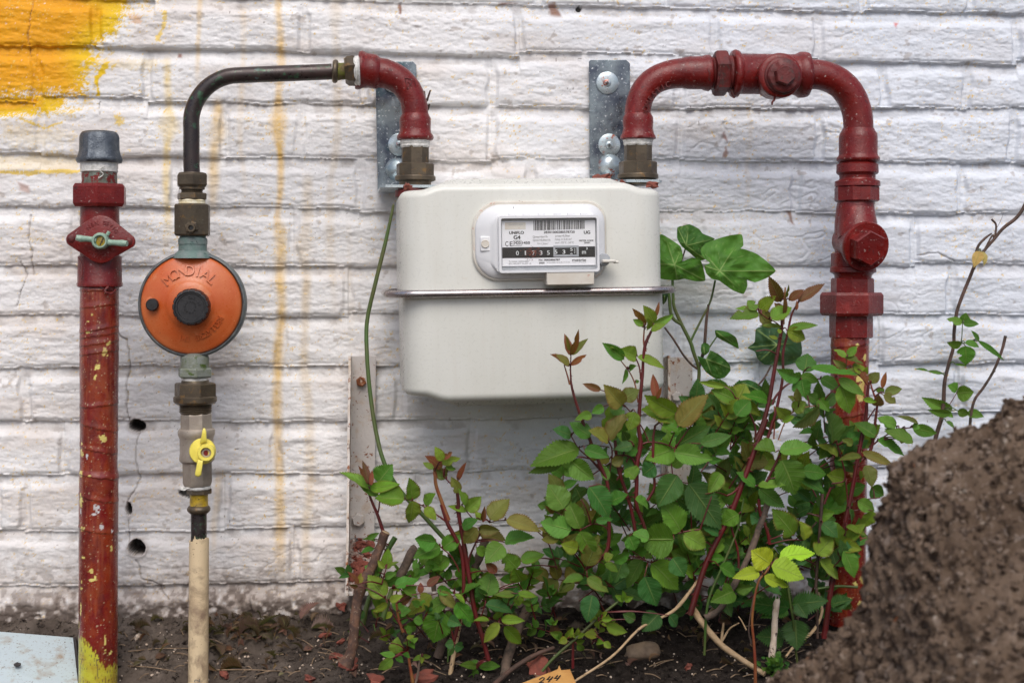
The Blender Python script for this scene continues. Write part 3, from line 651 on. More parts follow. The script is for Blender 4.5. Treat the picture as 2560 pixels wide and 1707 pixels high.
add('raised_lettering', joinm([arc_text('GIVEG', 252, 600, 44, 30, 78, 10, YP-.0316), arc_text('NEN', 252, 600, 44, 105, 135, 10, YP-.0316), arc_text('NEN', 252, 600, 44, 238, 255, 9, YP-.0316), arc_text('GK', 252, 600, 44, 280, 292, 9, YP-.0316)]), 'red', R1, sm=0)
hd = joinm([front(254, 603, YP-.031, [(0, 21), (.008, 21), (.011, 20), (.0125, 17), (.0125, 14), (.008, 13)], 36)])
hv = add('handle', joinm([hd, tube(smooth_path([P(240, 600, YP-.038), P(222, 598, YP-.040), P(205, 597, YP-.043), P(190, 594, YP-.045)]), [.0035, .0031, .0032, .0037, .003], 14),
    tube(smooth_path([P(268, 606, YP-.038), P(286, 607, YP-.040), P(302, 608, YP-.043), P(318, 609, YP-.045)]), [.0037, .0031, .0032, .0037, .003], 14), tube([P(268, 588, YP-.037), P(273, 579, YP-.037)], [.002, .002], 8)]), 'mint', R1)
add('spindle', joinm([front(255, 604, YP-.0355, [(0, 13), (.004, 13), (.0045, 11)], 24)]), 'yelbrass', hv)
v, f = prism([(251, 614), (249, 613), (257, 594), (259, 595)], YP-.0405, .0004); add('slot', (v, f), 'black', hv, sm=0)
add('nut', joinm([hexv(249.5, 461, 518, 62, YP, .14, rot=.42)]), 'red', R1, sm=20)
add('nipple', vert(248.5, [(425, 43), (465, 43.5)], YP), 'flaky', R1)
add('white_tape', joinm([vert(248, [(404, 45), (408, 46.5), (414, 45.8), (418, 46.6), (424, 45.4), (430, 46), (432, 43)], YP), tube(smooth_path([P(262, 415, YP-.021), P(250, 425, YP-.0215), P(258, 436, YP-.0205), P(246, 446, YP-.0205)]), [.0007, .0005], 6), tube(smooth_path([P(201, 418, YP-.008), P(206, 436, YP-.008), P(203, 456, YP-.008)]), [.0006, .0004], 5)]), 'tape', R1)
cv, cf = vert(248.5, [(329, 36), (331, 42), (336, 46), (344, 48.5), (375, 49), (388, 52), (396, 56), (402, 57), (407, 54), (408, 45)], YP, 96)
cc0 = P(248.5, 370, YP); an = np.arctan2(-(cv[:, 1]-cc0[1]), cv[:, 0]-cc0[0])
for a in (1.93, 3.3, 5.1, .2):
    k = np.exp(-((np.angle(np.exp(1j*(an-a))))/.10)**2)*.0011*(cv[:, 2] < P(0, 334, YP)[2]); cv[:, 0] += np.cos(a)*k; cv[:, 1] -= np.sin(a)*k
add('end_cap', (cv, cf), 'capgrey', R1, sm=60)

# ================================================================ regulator column
YR = -.105
RC = root('gas_regulator', 482, 761, YR, 'round orange gas pressure regulator with black cap on copper pipework', 'gas regulator')
add('outlet_neck', joinm([vert(482, [(588, 30), (596, 34), (598, 36), (611, 36), (612, 34.5), (627, 35.5), (636, 46), (646, 50)], YR, 64)]), 'verdigris', RC)
add('rim', front(482.5, 760.5, YR, [(-.016, 90), (-.014, 126), (-.010, 132), (.006, 132.5), (.0095, 131), (.0105, 127), (.0085, 124), (.004, 122)], 120), 'rim', RC, sm=50)
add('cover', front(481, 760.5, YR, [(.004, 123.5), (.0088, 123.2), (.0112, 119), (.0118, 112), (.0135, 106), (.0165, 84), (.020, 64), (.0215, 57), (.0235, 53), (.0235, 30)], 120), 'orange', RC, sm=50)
add('back_housing', front(482.5, 762, YR, [(-.034, 40), (-.033, 70), (-.026, 95), (-.012, 100)], 80), 'rim', RC, sm=50)
kn = []
ka = np.arange(180)/180*2*np.pi; notch = 1-.045*sst(.55, .8, np.cos(ka*15))
cK = P(487, 766, YR); sK = SCL(475, YR)
for d, r, nn in ((.018, 46, 0), (.030, 45.5, 1), (.0345, 44.5, 1), (.0365, 42.5, 1), (.0368, 38.5, 0), (.0350, 37.5, 0), (.0350, 33, 0), (.0342, 32, 0), (.0342, 10, 0)):
    kn.append(cK+np.array([0, -d, 0])+(r*sK)*(notch if nn else 1)[..., None]*np.stack([np.cos(ka), 0*ka, np.sin(ka)], -1) if nn else cK+np.array([0, -d, 0])+(r*sK)*np.stack([np.cos(ka), 0*ka, np.sin(ka)], -1))
KN = add('cap', ringmesh(kn), 'black', RC, sm=30)
add('raised_lettering', joinm([arc_text('GAZ-30', 475, 768, 24, 95, 15, 6, YR-.0349), arc_text('CAVAGNA', 475, 768, 14, 170, 10, 5, YR-.0349), arc_text('GROUP', 475, 768, 14, 205, 330, 5, YR-.0349, flip=True)]), 'black', KN, sm=0)
add('vent_cap', front(386, 761, YR-.006, [(0, 19), (.006, 16), (.008, 15.5), (.016, 15.5), (.0175, 13), (.0175, 6)], 32), 'black', RC)
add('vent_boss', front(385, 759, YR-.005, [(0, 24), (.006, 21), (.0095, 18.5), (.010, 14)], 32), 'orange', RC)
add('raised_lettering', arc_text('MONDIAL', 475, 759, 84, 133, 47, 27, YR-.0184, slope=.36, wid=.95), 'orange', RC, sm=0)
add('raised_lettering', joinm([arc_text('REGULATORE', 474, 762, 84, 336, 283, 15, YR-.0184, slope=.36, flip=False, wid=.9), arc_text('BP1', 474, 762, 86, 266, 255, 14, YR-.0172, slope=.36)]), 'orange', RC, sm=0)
add('inlet_neck', joinm([vert(487, [(880, 20), (890, 34), (893, 35), (919, 35), (920, 30)], YR, 48), hexv(487.5, 919, 943, 39, YR, .15, .3)]), 'oxide', RC, sm=30)

CP = root('copper_pipe', 480, 430, YR, 'dark tarnished copper pipe bending from the regulator to the red elbow', 'pipe')
Rb = .0*1
path = [P(480, 440, YR)]+[P(478.5, y, YR) for y in (400, 360, 325)]
for a in np.linspace(180, 92, 12): path.append(P(478+118+118*math.cos(math.radians(a)), 308-119*math.sin(math.radians(a)), YR))
path += [P(x, 188.5-(x-600)*.038, YR) for x in (640, 700, 760, 830)]
add('pipe', tube(smooth_path(path, 5), [20.2*SCL(480, YR)], 40), 'copper', CP, sm=60)
add('compression_nut', joinm([hexv(480, 434, 467, 36, YR, .15, .35), vert(480, [(432, 31), (434, 32)], YR), vert(480, [(466, 31.5), (474, 31.5)], YR), vert(480, [(474, 26), (477, 27), (479, 25.5), (481, 27), (483, 25.5), (486, 27)], YR), hexv(480, 483, 500, 33, YR, .15, .2)]), 'brass', CP, sm=25)
add('jointing_tape', vert(480, [(499, 31), (502, 33.5), (505, 32.5), (509, 33.5), (513, 31)], YR), 'hemp', CP)
TB = add('test_block', joinm([hexv(481, 511, 590, 42, YR, .05, .5), ]), 'brass', CP, sm=22)
add('test_nipple', joinm([front(479.5, 569, YR-.015, [(0, 17), (.005, 17), (.0056, 15)], 6, .3), front(479.5, 570, YR-.018, [(0, 12), (.008, 11), (.0085, 10), (.0085, 6.5), (.004, 6)], 28)]), 'brass', TB, sm=25)
add('test_bore', front(479.5, 570, YR-.0235, [(0, 6.4), (.0005, 6.4)], 20), 'black', TB)
add('lower_tape', vert(482, [(588, 29), (592, 29.5), (597, 29)], YR), 'hemp', CP)
add('bead_ring', tube(np.array([P(838, 179, YR)+27.5*.82*SCL(838, YR)*(math.cos(a)*np.array([.04, 0, 1.])+math.sin(a)*np.array([0, -1., 0])) for a in np.linspace(0, 2*np.pi, 48, endpoint=False)]), [.0032], 12, closed=True), 'brass', CP, sm=60)
add('socket', turned([(838, 179.5, 24), (852, 179, 21), (872, 178, 21)], YR, 40), 'mossbrass', CP)
add('hex_fitting', turned([(862, 178.5, 27), (870, 178, 33), (884, 177.5, 34), (889, 177, 32)], YR, 6, .3), 'brass', CP, sm=20)
add('white_tape', turned([(885, 177.5, 34), (890, 177.3, 37), (893, 177, 36), (897, 177, 38), (900, 177, 34)], YR, 40), 'tape', CP)

SV = root('shutoff_valve', 490, 1230, YR, 'gas shutoff valve with yellow wing handle below the orange regulator', 'valve')
add('white_tape', vert(487.5, [(942, 31), (944, 33.5), (950, 33), (952, 31)], YR), 'tape', SV)
add('union', joinm([vert(488, [(950, 33), (953, 34), (958, 35)], YR), hexv(488, 957, 992, 46, YR, .08, .15), vert(488, [(989, 50), (992, 53.5), (1003, 53.5), (1007, 50), (1010, 44)], YR)]), 'brass', SV, sm=25)
add('thread', vert(489, [(1008+i*4.2+d, 39.5+o) for i in range(6) for d, o in ((0, 1), (2, -1.4))]+[(1034, 37)], YR), 'brass', SV, sm=25)
add('body', joinm([vert(490.5, [(1031, 34), (1036, 38), (1074, 38.5)], YR, 8, .3, 491), vert(491, [(1070, 41), (1074, 45), (1078, 45.8), (1086, 45.5), (1092, 43), (1096, 41.5), (1132, 41.5), (1145, 43.5), (1150, 43), (1156, 37)], YR, 56, 0, 492.5), vert(493, [(1152, 36), (1204, 36), (1212, 33), (1216, 27)], YR, 8, .3, 494),
     front(511, 1122, YR, [(0, 28), (.020, 28), (.021, 24)], 32)]), 'nickel', SV, sm=30)
hw = [(500, 1108), (506, 1075), (508, 1070), (513, 1070), (516, 1078), (517, 1104)]; lw = [(494, 1148), (487, 1185), (489, 1190), (497, 1192), (503, 1187), (509, 1150)]
H2 = add('wing_handle', joinm([front(513, 1121, YR, [(.0215, 31), (.0225, 32.5), (.0245, 32.5), (.0260, 30), (.0265, 20)], 48), front(524, 1122, YR, [(.024, 21), (.033, 21), (.0345, 19.5), (.0345, 13), (.030, 12.5)], 36),
     bevelprism(hw, YR-.034, .006, .10), bevelprism(lw, YR-.034, .006, .10)]), 'yellow', SV, sm=40)
add('screw', joinm([front(524, 1123, YR, [(.029, 12), (.031, 12), (.0315, 10.5), (.0315, 7), (.029, 6.4)], 24)]), 'nickel', H2)
add('red_washer', front(507, 1132, YR-.0305, [(0, 13), (.0003, 13)], 24), 'red', H2)
add('bore', front(508, 1132.5, YR-.0296, [(0, 6.6), (.0004, 6.6)], 6), 'black', H2)
add('jointing_tape', joinm([vert(496, [(1213, 28), (1216, 31), (1220, 31), (1223, 28)], YR)]+[tube(smooth_path([P(470+rnd.uniform(-2, 4), 1219, YR-.012), P(460+rnd.uniform(-6, 4), 1214+rnd.uniform(0, 12), YR-.014), P(450+rnd.uniform(-2, 10), 1222+rnd.uniform(-9, 10), YR-.013)]), [.0007, .0004], 5) for _ in range(9)]), 'tape', SV)
PF = root('copper_tail_pipe', 497, 1400, YR, 'short dark copper pipe with yellow banded fitting entering the cream sleeve', 'pipe')
add('hex_fitting', joinm([hexv(498, 1221, 1234, 27, YR, .1)]), 'brass', PF, sm=25)
add('yellow_band', vert(497.5, [(1233, 24), (1237, 22.5), (1262, 22.8), (1266, 24)], YR), 'yelbrass', PF)
add('bead', vert(497, [(1262, 22), (1265, 26), (1270, 29), (1275, 29), (1280, 25), (1283, 21)], YR), 'brass', PF, sm=60)
add('pipe', vert(497, [(1278, 19.6), (1460, 19.6)], YR, 40), 'copper', PF)
SL = root('pipe_sleeve', 496, 1707, YR, 'cream plastic sleeve pipe with broken top edge rising from the soil', 'plastic pipe')
n = 72; a = np.arange(n)/n*2*np.pi; top = 1351+np.where((a > .1) & (a < 2.0), -8, 0)+(n2(a*9, a*0, 3)-.5)*5; top[(np.abs(a-2.0) < .14)] -= 7; 
rg = []
for k, (yy, r) in enumerate(((None, 22.4), (None, 24.6), (1400, 24.6), (1500, 24.8), (1600, 25), (1760, 25))):
    x = 498-(0 if yy is None else (yy-1350)*.0075)
    rg.append([P(x, (top[j] if yy is None else yy), YR)+r*SCL(498, YR)*np.array([math.cos(a[j]), -math.sin(a[j]), 0]) for j in range(n)])
rg.insert(0, [P(498, 1420, YR)+22.0*SCL(498, YR)*np.array([math.cos(q), -math.sin(q), 0]) for q in a])
PV = add('sleeve', ringmesh(rg, caps=False), 'pvc', SL, sm=40)
tv, tf = text('S2', 1); tv = tv/.73
q = np.array([P(495+8-u_[1]*15+0*u_[0], 1706-(u_[0])*13, YR)+np.array([0, -(25.6)*SCL(495, YR)*math.sqrt(max(0, 1-((8-u_[1]*15)/25)**2)), 0]) for u_ in tv])
add('printed_code', (q, tf), 'inkg', PV, sm=0)

# ================================================================ meter
YM = -.176; MX, MY = 1323, 725; s = SCL(MX, YM)
pm = P(MX, MY, YM)
GM = thing('gas_meter', tuple(pm), 'cream box-shaped gas meter with printed counter hanging between two red pipes', 'gas meter', rot=(0, math.radians(-.85), math.radians(1.2)))
def L(px, py, d=0.): return np.array([(px-MX)*s, -d, (MY-py)*s])
def lbox(px0, px1, py0, py1, d0, d1):
    a = L(px0, py1); b = L(px1, py0); return box(a[0], b[0], -d1, -d0, a[2], b[2])
def la(name, vf, mat, par, sm=35, **k): return mesh(name, vf[0], vf[1], M[mat], par, smooth=sm, local=True, **k)
DEP = .158
def shell(xl, xr, zt, zb, sign):
    """pressed half shell: rings of a rounded rectangle in plan, rounded over at the closed end. sign=+1 closed at the top"""
    w = (xr-xl)/2; cx = (xl+xr)/2; rings = []
    def plan(inset, rc):
        o = []; W_, D_2 = w-inset, DEP/2-inset; rc = max(rc-inset, .004)
        for qx, qy, a0 in ((W_-rc, -D_2+rc, -90), (W_-rc, D_2-rc, 0), (-W_+rc, D_2-rc, 90), (-W_+rc, -D_2+rc, 180)):
            for a in np.linspace(a0, a0+90, 12): o.append((qx+rc*math.cos(math.radians(a)), qy+rc*math.sin(math.radians(a))))
            # points along the straight runs keep the end pressing smooth
            o_ = o[-1]
        out = []
        for i in range(len(o)):
            p, q_ = np.array(o[i]), np.array(o[(i+1) % len(o)]); k = max(1, int(np.hypot(*(q_-p))/.008))
            for j in range(k): out.append(p+(q_-p)*j/k)
        return np.array(out)
    def endh(x, y):   # the end is pressed in a step at both sides, and bulges in the middle
        e = abs(x-cx); st = .0062*sst(w-.022, w-.046, np.array(e)); return float(st)
    base = plan(0, .030); N_ = len(base)
    R8 = .009
    for z, ins in [(zb, 0)]+[(None, R8*(1-math.cos(t_))) for t_ in np.linspace(0, math.pi/2, 8)]+[(None, R8+.006), (None, .024), (None, .05), (None, .07)]:
        if z is None:
            drop = R8-math.sqrt(max(0, R8**2-(max(0, R8-(R8-ins)))**2)) if ins <= R8 else 0
            if ins <= R8: drop = R8-R8*math.sin(math.acos(max(-1, min(1, 1-ins/R8))))
            k = 1-ins/(DEP/2)*1.0
            pl = base.copy(); 
            sc2 = np.array([(w-ins)/w, (DEP/2-ins)/(DEP/2)]); pl = base*sc2
            extra = {True: 0., False: 0.}[ins <= R8+.007]
            zz = np.array([zt-sign*.0062+sign*endh(cx+q[0], q[1])-sign*drop for q in pl])
            if ins > R8+.007: zz = zz+sign*.006*sst(w*.74, w*.58, np.abs(pl[:, 0]))
            rings.append(np.stack([cx+pl[:, 0], DEP/2+pl[:, 1], zz], -1))
        else: rings.append(np.stack([cx+base[:, 0], DEP/2+base[:, 1], np.full(N_, z)], -1))
    return ringmesh(rings)
UP = la('upper_shell', shell(*[L(a, 0)[0] for a in (1004, 1672)], L(0, 457)[2], L(0, 728)[2], 1), 'meter', GM, sm=45)
LO = la('lower_shell', shell(*[L(a, 0)[0] for a in (1008, 1676)], L(0, 1001)[2], L(0, 728)[2], -1), 'meter', GM, sm=45)
# clamping band
def rrect(w, d, rc, n=14):
    o = []
    for qx, qy, a0 in ((w-rc, -d+rc, -90), (w-rc, d-rc, 0), (-w+rc, d-rc, 90), (-w+rc, -d+rc, 180)):
        for a in np.linspace(a0, a0+90, n): o.append((qx+rc*math.cos(math.radians(a)), qy+rc*math.sin(math.radians(a))))
    return np.array(o)
bw = .157; o = rrect(bw, DEP/2+.0075, .036); cxm = L(1337, 0)[0]; zb_ = L(0, 729)[2]
bp = np.stack([cxm+o[:, 0], DEP/2+o[:, 1], zb_+0*o[:, 0]-.0018*np.cos(o[:, 0]/bw*1.5)*(o[:, 1] < 0)], -1)
BN = la('clamping_band', tube(bp, [.0042], 12, closed=True), 'chrome', GM, sm=60)
fl = np.concatenate([bp[None]*1, ((bp-np.array([cxm, DEP/2, zb_]))*np.array([.93, .87, 1])+np.array([cxm, DEP/2, zb_]))[None]]); la('flange', ringmesh([fl[0]+[0, 0, .0012], fl[1]+[0, 0, .0012], fl[1]-[0, 0, .0012], fl[0]-[0, 0, .0012]], caps=False, closed=True), 'chrome', BN)
# counter housing
def rloop(x0, x1, y0, y1, r, rl=None, n=12):
    rl = rl or r; o = []
    for qx, qy, a0, rr in ((x1-r, y0+r, 0, r), (x0+rl, y0+rl, 90, rl), (x0+rl, y1-rl, 180, rl), (x1-r, y1-r, 270, r)):
        for k in range(n):
            a = math.radians(a0+90*k/(n-1)); o.append((qx+rr*math.cos(a), qy-rr*math.sin(a)))
    return o
def lrings(levels): return ringmesh([[L(px, py, d) for px, py in lp] for lp, d in levels])
la('housing_gasket', lrings([(rloop(1181, 1519, 503, 702, 50, 70), -.002), (rloop(1181, 1519, 503, 702, 50, 70), .003), (rloop(1184, 1516, 506, 699, 48, 68), .0045)]), 'mcream', GM)
HO = la('counter_housing', lrings([(rloop(1188, 1514, 512, 696, 46, 64), -.001), (rloop(1188, 1514, 512, 696, 46, 64), .006), (rloop(1192, 1510, 516, 692, 44, 62), .0085), (rloop(1222, 1496, 526, 688, 34, 46), .0105), (rloop(1230, 1494, 536, 684, 24, 30), .014), (rloop(1238, 1492, 541, 682, 12, 12), .0165)]), 'mwhite', GM, sm=50)
la('housing_seam', joinm([lbox(1283, 1284.2, 518, 531, .0084, .0098)]), 'inkg', HO, sm=0)
la('lock_screw', joinm([lbox(1199, 1230, 590, 628, .006, .0112), ]), 'mwhite', HO, bevel=.0015)
v, f = front(0, 0, 0, [(0, 1)], 8)
def lfront(px, py, prof, n=28):
    c0 = L(px, py); a = np.arange(n)/n*2*np.pi
    return ringmesh([c0+np.array([0, -d, 0])+r*s*np.stack([np.cos(a), 0*a, np.sin(a)], -1) for d, r in prof])
la('screw_head', lfront(1211.5, 609, [(.011, 10), (.0122, 10), (.0126, 8.6), (.0122, 8), (.0122, 2)]), 'mcream', HO)
for cx in (1278, 1314, 1351, 1391, 1425, 1458): la('clip', lbox(cx-9, cx+9, 535, 542, .014, .0185), 'mwhite', HO, bevel=.0006)
# window frame, printed plate, digits
la('plate_recess', lbox(1247, 1488, 546, 677, .0150, .0170), 'clear', HO)
fr = rloop(1242, 1493, 541, 682, 7, 7); fi = rloop(1248.5, 1487, 548, 676, 5, 5)
la('window_frame', ringmesh([[L(*q, d) for q in lp] for lp, d in ((fr, .015), (fr, .0235), (fr and [(a+(1368-a)*.006, b+(611-b)*.006) for a, b in fr], .0243), (fi, .0243), (fi, .0180), (fi, .015))], caps=False, closed=True), 'mwhite', HO, sm=30)
LB = la('number_plate', lbox(1251.5, 1485, 554, 665, .017, .0185), 'label', HO, sm=0)
LD = .0187
def rect(x0, x1, y0, y1, d=LD): return [tuple(L(a, b, d)) for a, b in ((x0, y1), (x1, y1), (x1, y0), (x0, y0))], [(0, 1, 2, 3)]
def txt(sx, x0, x1, yb, h, d=LD, bold=0, skew=0):
    v, f = text(sx); v = v.copy(); w0, w1 = v[:, 0].min(), v[:, 0].max(); x = x0+(v[:, 0]-w0)/(w1-w0)*(x1-x0); y = yb-v[:, 1]/.73*h
    q = np.array([L(a, b, d) for a, b in zip(x, y)])
    if bold:
        q2 = q+np.array([bold*s, 0, 0]); q3 = q+np.array([0, -.00002, bold*.5*s]); return joinm([(q, f), (q2+[0, -.00001, 0], f), (q3, f)])
    return q, f
ZX = lambda a: 1180+a*.16156
ZY = lambda b: 490+b*.16156
def T(sx, a0, a1, b0, b1, d=LD, bold=0): return txt(sx, ZX(a0), ZX(a1), ZY(b1), (b1-b0)*.16156, d, bold)
blk = [rect(ZX(445), ZX(1880), ZY(797), ZY(962), LD-.0001)]
bars = []; g = np.random.RandomState(4); x = 933
while x < 1715:
    w = g.choice([4, 7, 11, 15]); bars.append(rect(ZX(x), ZX(min(x+w, 1720)), ZY(395), ZY(545-(x-933)*.022))); x += w+g.choice([5, 8, 12])
la('barcode', joinm(bars), 'ink', LB, sm=0)
la('black_band', joinm(blk), 'ink', LB, sm=0)
la('printed_text', joinm([T('UNIFLO', 555, 778, 550, 597, bold=.8), T('G4', 620, 722, 614, 674, bold=1.1), T('C', 492, 538, 702, 778, bold=.3), T('E', 562, 604, 705, 778, bold=.3), T('M20', 632, 726, 704, 755, bold=.4), T('1450', 752, 870, 708, 750, bold=.55), T('28301000280578720', 1088, 1566, 553, 590, bold=.45),
    T('UG', 1708, 1804, 555, 605, bold=.9), T('METER CODE', 1634, 1856, 694, 720, bold=.3), T('28301', 1710, 1800, 728, 752, bold=.3), T('Nr: 0002806787', 1005, 1332, 982, 1010, bold=.5), T('2020', 1006, 1090, 1026, 1054, bold=.4)]), 'ink', LB, sm=0)
def frame_(x0, x1, y0, y1, w): return [rect(ZX(x0), ZX(x1), ZY(y0), ZY(y0+w)), rect(ZX(x0), ZX(x1), ZY(y1-w), ZY(y1)), rect(ZX(x0), ZX(x0+w), ZY(y0+w), ZY(y1-w)), rect(ZX(x1-w), ZX(x1), ZY(y0+w), ZY(y1-w))]
la('small_print', joinm([T('Qmax=6m³/h', 918, 1145, 622, 655), T('Qmin=0,04m³/h', 918, 1188, 675, 708), T('V=1,2dm³', 985, 1155, 730, 760), T('pmax=0,5bar', 1268, 1495, 612, 645), T('1imp ≙ 0,01m³', 1262, 1520, 665, 698), T('tm= -25°C...55°C', 1262, 1552, 718, 748),
    T('PL-MI002-1450CL0001', 546, 848, 1003, 1023), T('EN 1359:2017 CLASS 1,5', 546, 885, 1034, 1056), T('Grunwaldzka 14, PL-80-110 Tczew', 1130, 1490, 1025, 1043), T('metrix', 1520, 1738, 982, 1022, bold=.8), T('NATURAL ADVANTAGE', 1522, 1736, 1032, 1042)]+frame_(614, 742, 692, 776, 5)), 'inkg', LB, sm=0)
la('grey_patch', joinm([rect(ZX(492), ZX(810), ZY(418), ZY(525))]), 'mcream', LB, sm=0)
la('patch_text', joinm([T('FLONIDAN', 552, 760, 440, 462, LD+.0001)]), 'clear', LB, sm=0)
la('decimal_frame', joinm([rect(ZX(1232), ZX(1625), ZY(780), ZY(950), LD+.00015)]), 'clear', LB, sm=0)
la('decimal_window', joinm([rect(ZX(1262), ZX(1590), ZY(812), ZY(918), LD+.0003)]), 'ink', LB, sm=0)
la('counter_digits', joinm([T(ch, a, a+(18 if ch == '1' else 42), 850, 918, LD+.0005, .25) for ch, a in zip('01735', (655, 790, 905, 1018, 1132))]+[T(ch, a, a+42, 842, 905, LD+.0005, .25) for ch, a in zip('53', (1250, 1372))]+[T('5', 1492, 1530, 815, 862, LD+.0005, .2), T('6', 1492, 1530, 892, 915, LD+.0005, .2)]+
    [rect(ZX(1552), ZX(1572), ZY(y), ZY(y+5), LD+.0005) for y in range(824, 908, 14)]+[T('m', 1675, 1735, 842, 912, LD+.0003, .4), T('3', 1738, 1762, 808, 845, LD+.0003, .3)]), 'inkw', LB, sm=0)
DR = []
for q in range(120):
    a, b = RS.normal(905, 55), RS.normal(880, 45)
    DR.append(rect(ZX(a), ZX(a+RS.uniform(5, 13)), ZY(b), ZY(b+RS.uniform(5, 13)), LD+.0007+q*1e-6))
la('brick_dust', joinm(DR), 'brick', LB, sm=0)
la('window_pane', lbox(1248, 1487.5, 547.5, 676.5, .0215, .0222), 'window', HO, sm=0)
la('pulse_box', joinm([lbox(1360, 1479, 678, 713, .0, .0235), lbox(1364, 1478, 711, 715, .001, .021)]), 'mcream', GM, bevel=.001)
SE = la('seal', lfront(1507, 652, [(.004, 9), (.012, 15), (.016, 16), (.018, 13)]), 'clear', GM)
la('seal_tag', joinm([lbox(1500, 1534, 652, 660, .010, .024), lbox(1530, 1543, 655, 662, .014, .02)]), 'mcream', SE, bevel=.0012)
for nm, px in (('inlet_stub', 1592), ('outlet_stub', 1042)):
    c0 = L(px, 466)+np.array([0, DEP/2, 0]); a = np.arange(32)/32*2*np.pi
    la(nm, ringmesh([c0+np.array([0, 0, z])+r*s*np.stack([np.cos(a), np.sin(a), 0*a], -1) for z, r in ((-.006, 44), (.001, 44), (.002, 36), (.006, 36))]), 'redrough', GM)
# ================================================================ red pipework over the meter
YE = YM+DEP/2+.004
def bend(p0, p1, p2, p3, n=16):   # a bezier in pixels
    t = np.linspace(0, 1, n)[:, None]; p0, p1, p2, p3 = [np.array(q, float) for q in (p0, p1, p2, p3)]
    q = (1-t)**3*p0+3*(1-t)**2*t*p1+3*(1-t)*t*t*p2+t**3*p3; return [P(a, b, YE) for a, b in q]
def lumpy(vf, seed, a=.0005):
    v, f = vf; return v+(fbm3(v*240, 3, seed)[:, None]*2-1)*a, f
E1 = root('outlet_elbow', 1038, 455, YE, 'short red painted elbow pipe standing on the left brass union of the meter', 'pipe elbow')
k = SCL(1038, YE)
add('elbow', lumpy(tube(bend((935, 182), (985, 180), (1038, 215), (1038, 292), 24), [38*k, 36*k, 34.5*k, 33*k, 33*k], 44), 3), 'red', E1, sm=70)
add('socket', lumpy(turned([(892, 176, 40), (893, 176, 47), (899, 176, 49), (906, 176.6, 47), (912, 177, 44), (925, 178, 42.5), (936, 180, 43), (944, 183, 40), (952, 184, 36)], YE, 48), 5), 'red', E1, sm=70)
add('socket', lumpy(vert(1038, [(280, 31), (288, 34), (296, 38.5), (306, 39.5), (322, 38.5), (332, 40), (340, 45), (346, 46), (350, 44), (352, 38)], YE), 7), 'red', E1, sm=70)
add('embossed_mark', joinm([tube([P(a, b, YE-34*k*math.cos((a-c_)/40)-.0003) for a, b in pts], [.0004, .0004], 5) for c_, pts in ((1015, [(1012, 196), (1018, 222), (1042, 226), (1036, 200), (1012, 196)]), (1015, [(1020, 205), (1030, 218)]), (1015, [(1030, 204), (1022, 218)]), (938, [(935, 166), (943, 160)]), (938, [(937, 172), (950, 170)]), (938, [(939, 178), (950, 176)]), (1040, [(1010, 245), (1008, 262), (1012, 270)]))]), 'redrough', E1)
def union(par, x, y0, dx=0):
    add('white_tape', lumpy(vert(x, [(y0, 38), (y0+3, 37), (y0+6, 38), (y0+10, 36), (y0+14, 36.5), (y0+18, 33.5)], YE), int(x), .0006), 'tape', par)
    add('nipple', vert(x, [(y0+14, 33), (y0+62, 33)], YE, 8, .3), 'brass', par, sm=25)
    add('union_nut', joinm([hexv(x, y0+57, y0+90, 44.5, YE, .08, .22, 8), vert(x, [(y0+88, 49), (y0+91, 51), (y0+99, 51), (y0+101, 47), (y0+103, 40), (y0+116, 40)], YE)]), 'brass', par, sm=25)
union(E1, 1038, 352)
R2 = root('inlet_pipe', 2117, 1460, YE, 'tall red painted gas pipe arching from the meter down behind the roses', 'gas pipe')
union(R2, 1595, 347)
add('elbow', lumpy(tube(bend((1594, 292), (1594, 215), (1640, 186), (1712, 183), 24), [33*k, 33*k, 34*k, 36*k, 38*k], 44), 13), 'red', R2, sm=70)
add('socket', lumpy(vert(1595, [(280, 31), (287, 34), (294, 37.5), (306, 38.5), (322, 37), (334, 40), (342, 44.5), (347, 45), (350, 38)], YE), 17), 'red', R2, sm=70)
add('socket', lumpy(turned([(1700, 183, 36), (1712, 183, 39), (1725, 183, 41), (1755, 183, 41), (1762, 183, 44), (1771, 183, 45.5), (1775, 183, 43), (1776, 183, 36)], YE), 19), 'red', R2, sm=70)
add('raised_lettering', joinm([arc_text('DOMESTIC', 1706, 300, 96, 171, 112, 15, YE-33.5*k-.0001, wid=.9)]), 'redrough', R2, sm=0)
add('hex_fitting', joinm([turned([(1776, 183, 36), (1781, 183, 40), (1785, 183, 37)], YE), turned([(1784, 183.5, 46), (1790, 184, 50), (1812, 184, 50), (1817, 184, 47)], YE, 6, .25), turned([(1816, 184, 43), (1824, 185, 47), (1829, 185, 42), (1834, 185, 50)], YE)]), 'redrough', R2, sm=25)
NT_ = add('fitting_letters', joinm([(lambda v_, f_: (np.array([P(1795+(1-q[1]/.73)*12+0*q[0], 200-q[0]*13, YE-50*k*1.02) for q in v_]), f_))(*text('EUN'))]), 'redrough', R2, sm=0)
add('tee', joinm([lumpy(turned([(1829, 185, 46), (1830, 185, 57), (1836, 185, 60), (1844, 185, 58), (1848, 185, 52), (1852, 185, 50), (1985, 187, 50), (1992, 187, 53), (1998, 188, 57), (2010, 188, 57), (2018, 188, 55), (2021, 188, 48)], YE, 56), 23, .0006), lumpy(front(1933, 198, YE, [(0, 52), (.022, 53), (.0235, 55), (.029, 55), (.031, 52), (.0315, 42)], 48), 29, .0005)]), 'red', R2, sm=60)
add('plug', joinm([lumpy(front(1937, 201, YE, [(.030, 46), (.033, 45), (.034, 41), (.037, 40), (.0385, 36)], 40), 31, .0005), front(1936, 201, YE, [(.036, 27), (.0445, 26), (.046, 23)], 6, .35)]), 'redrough', R2, sm=40)
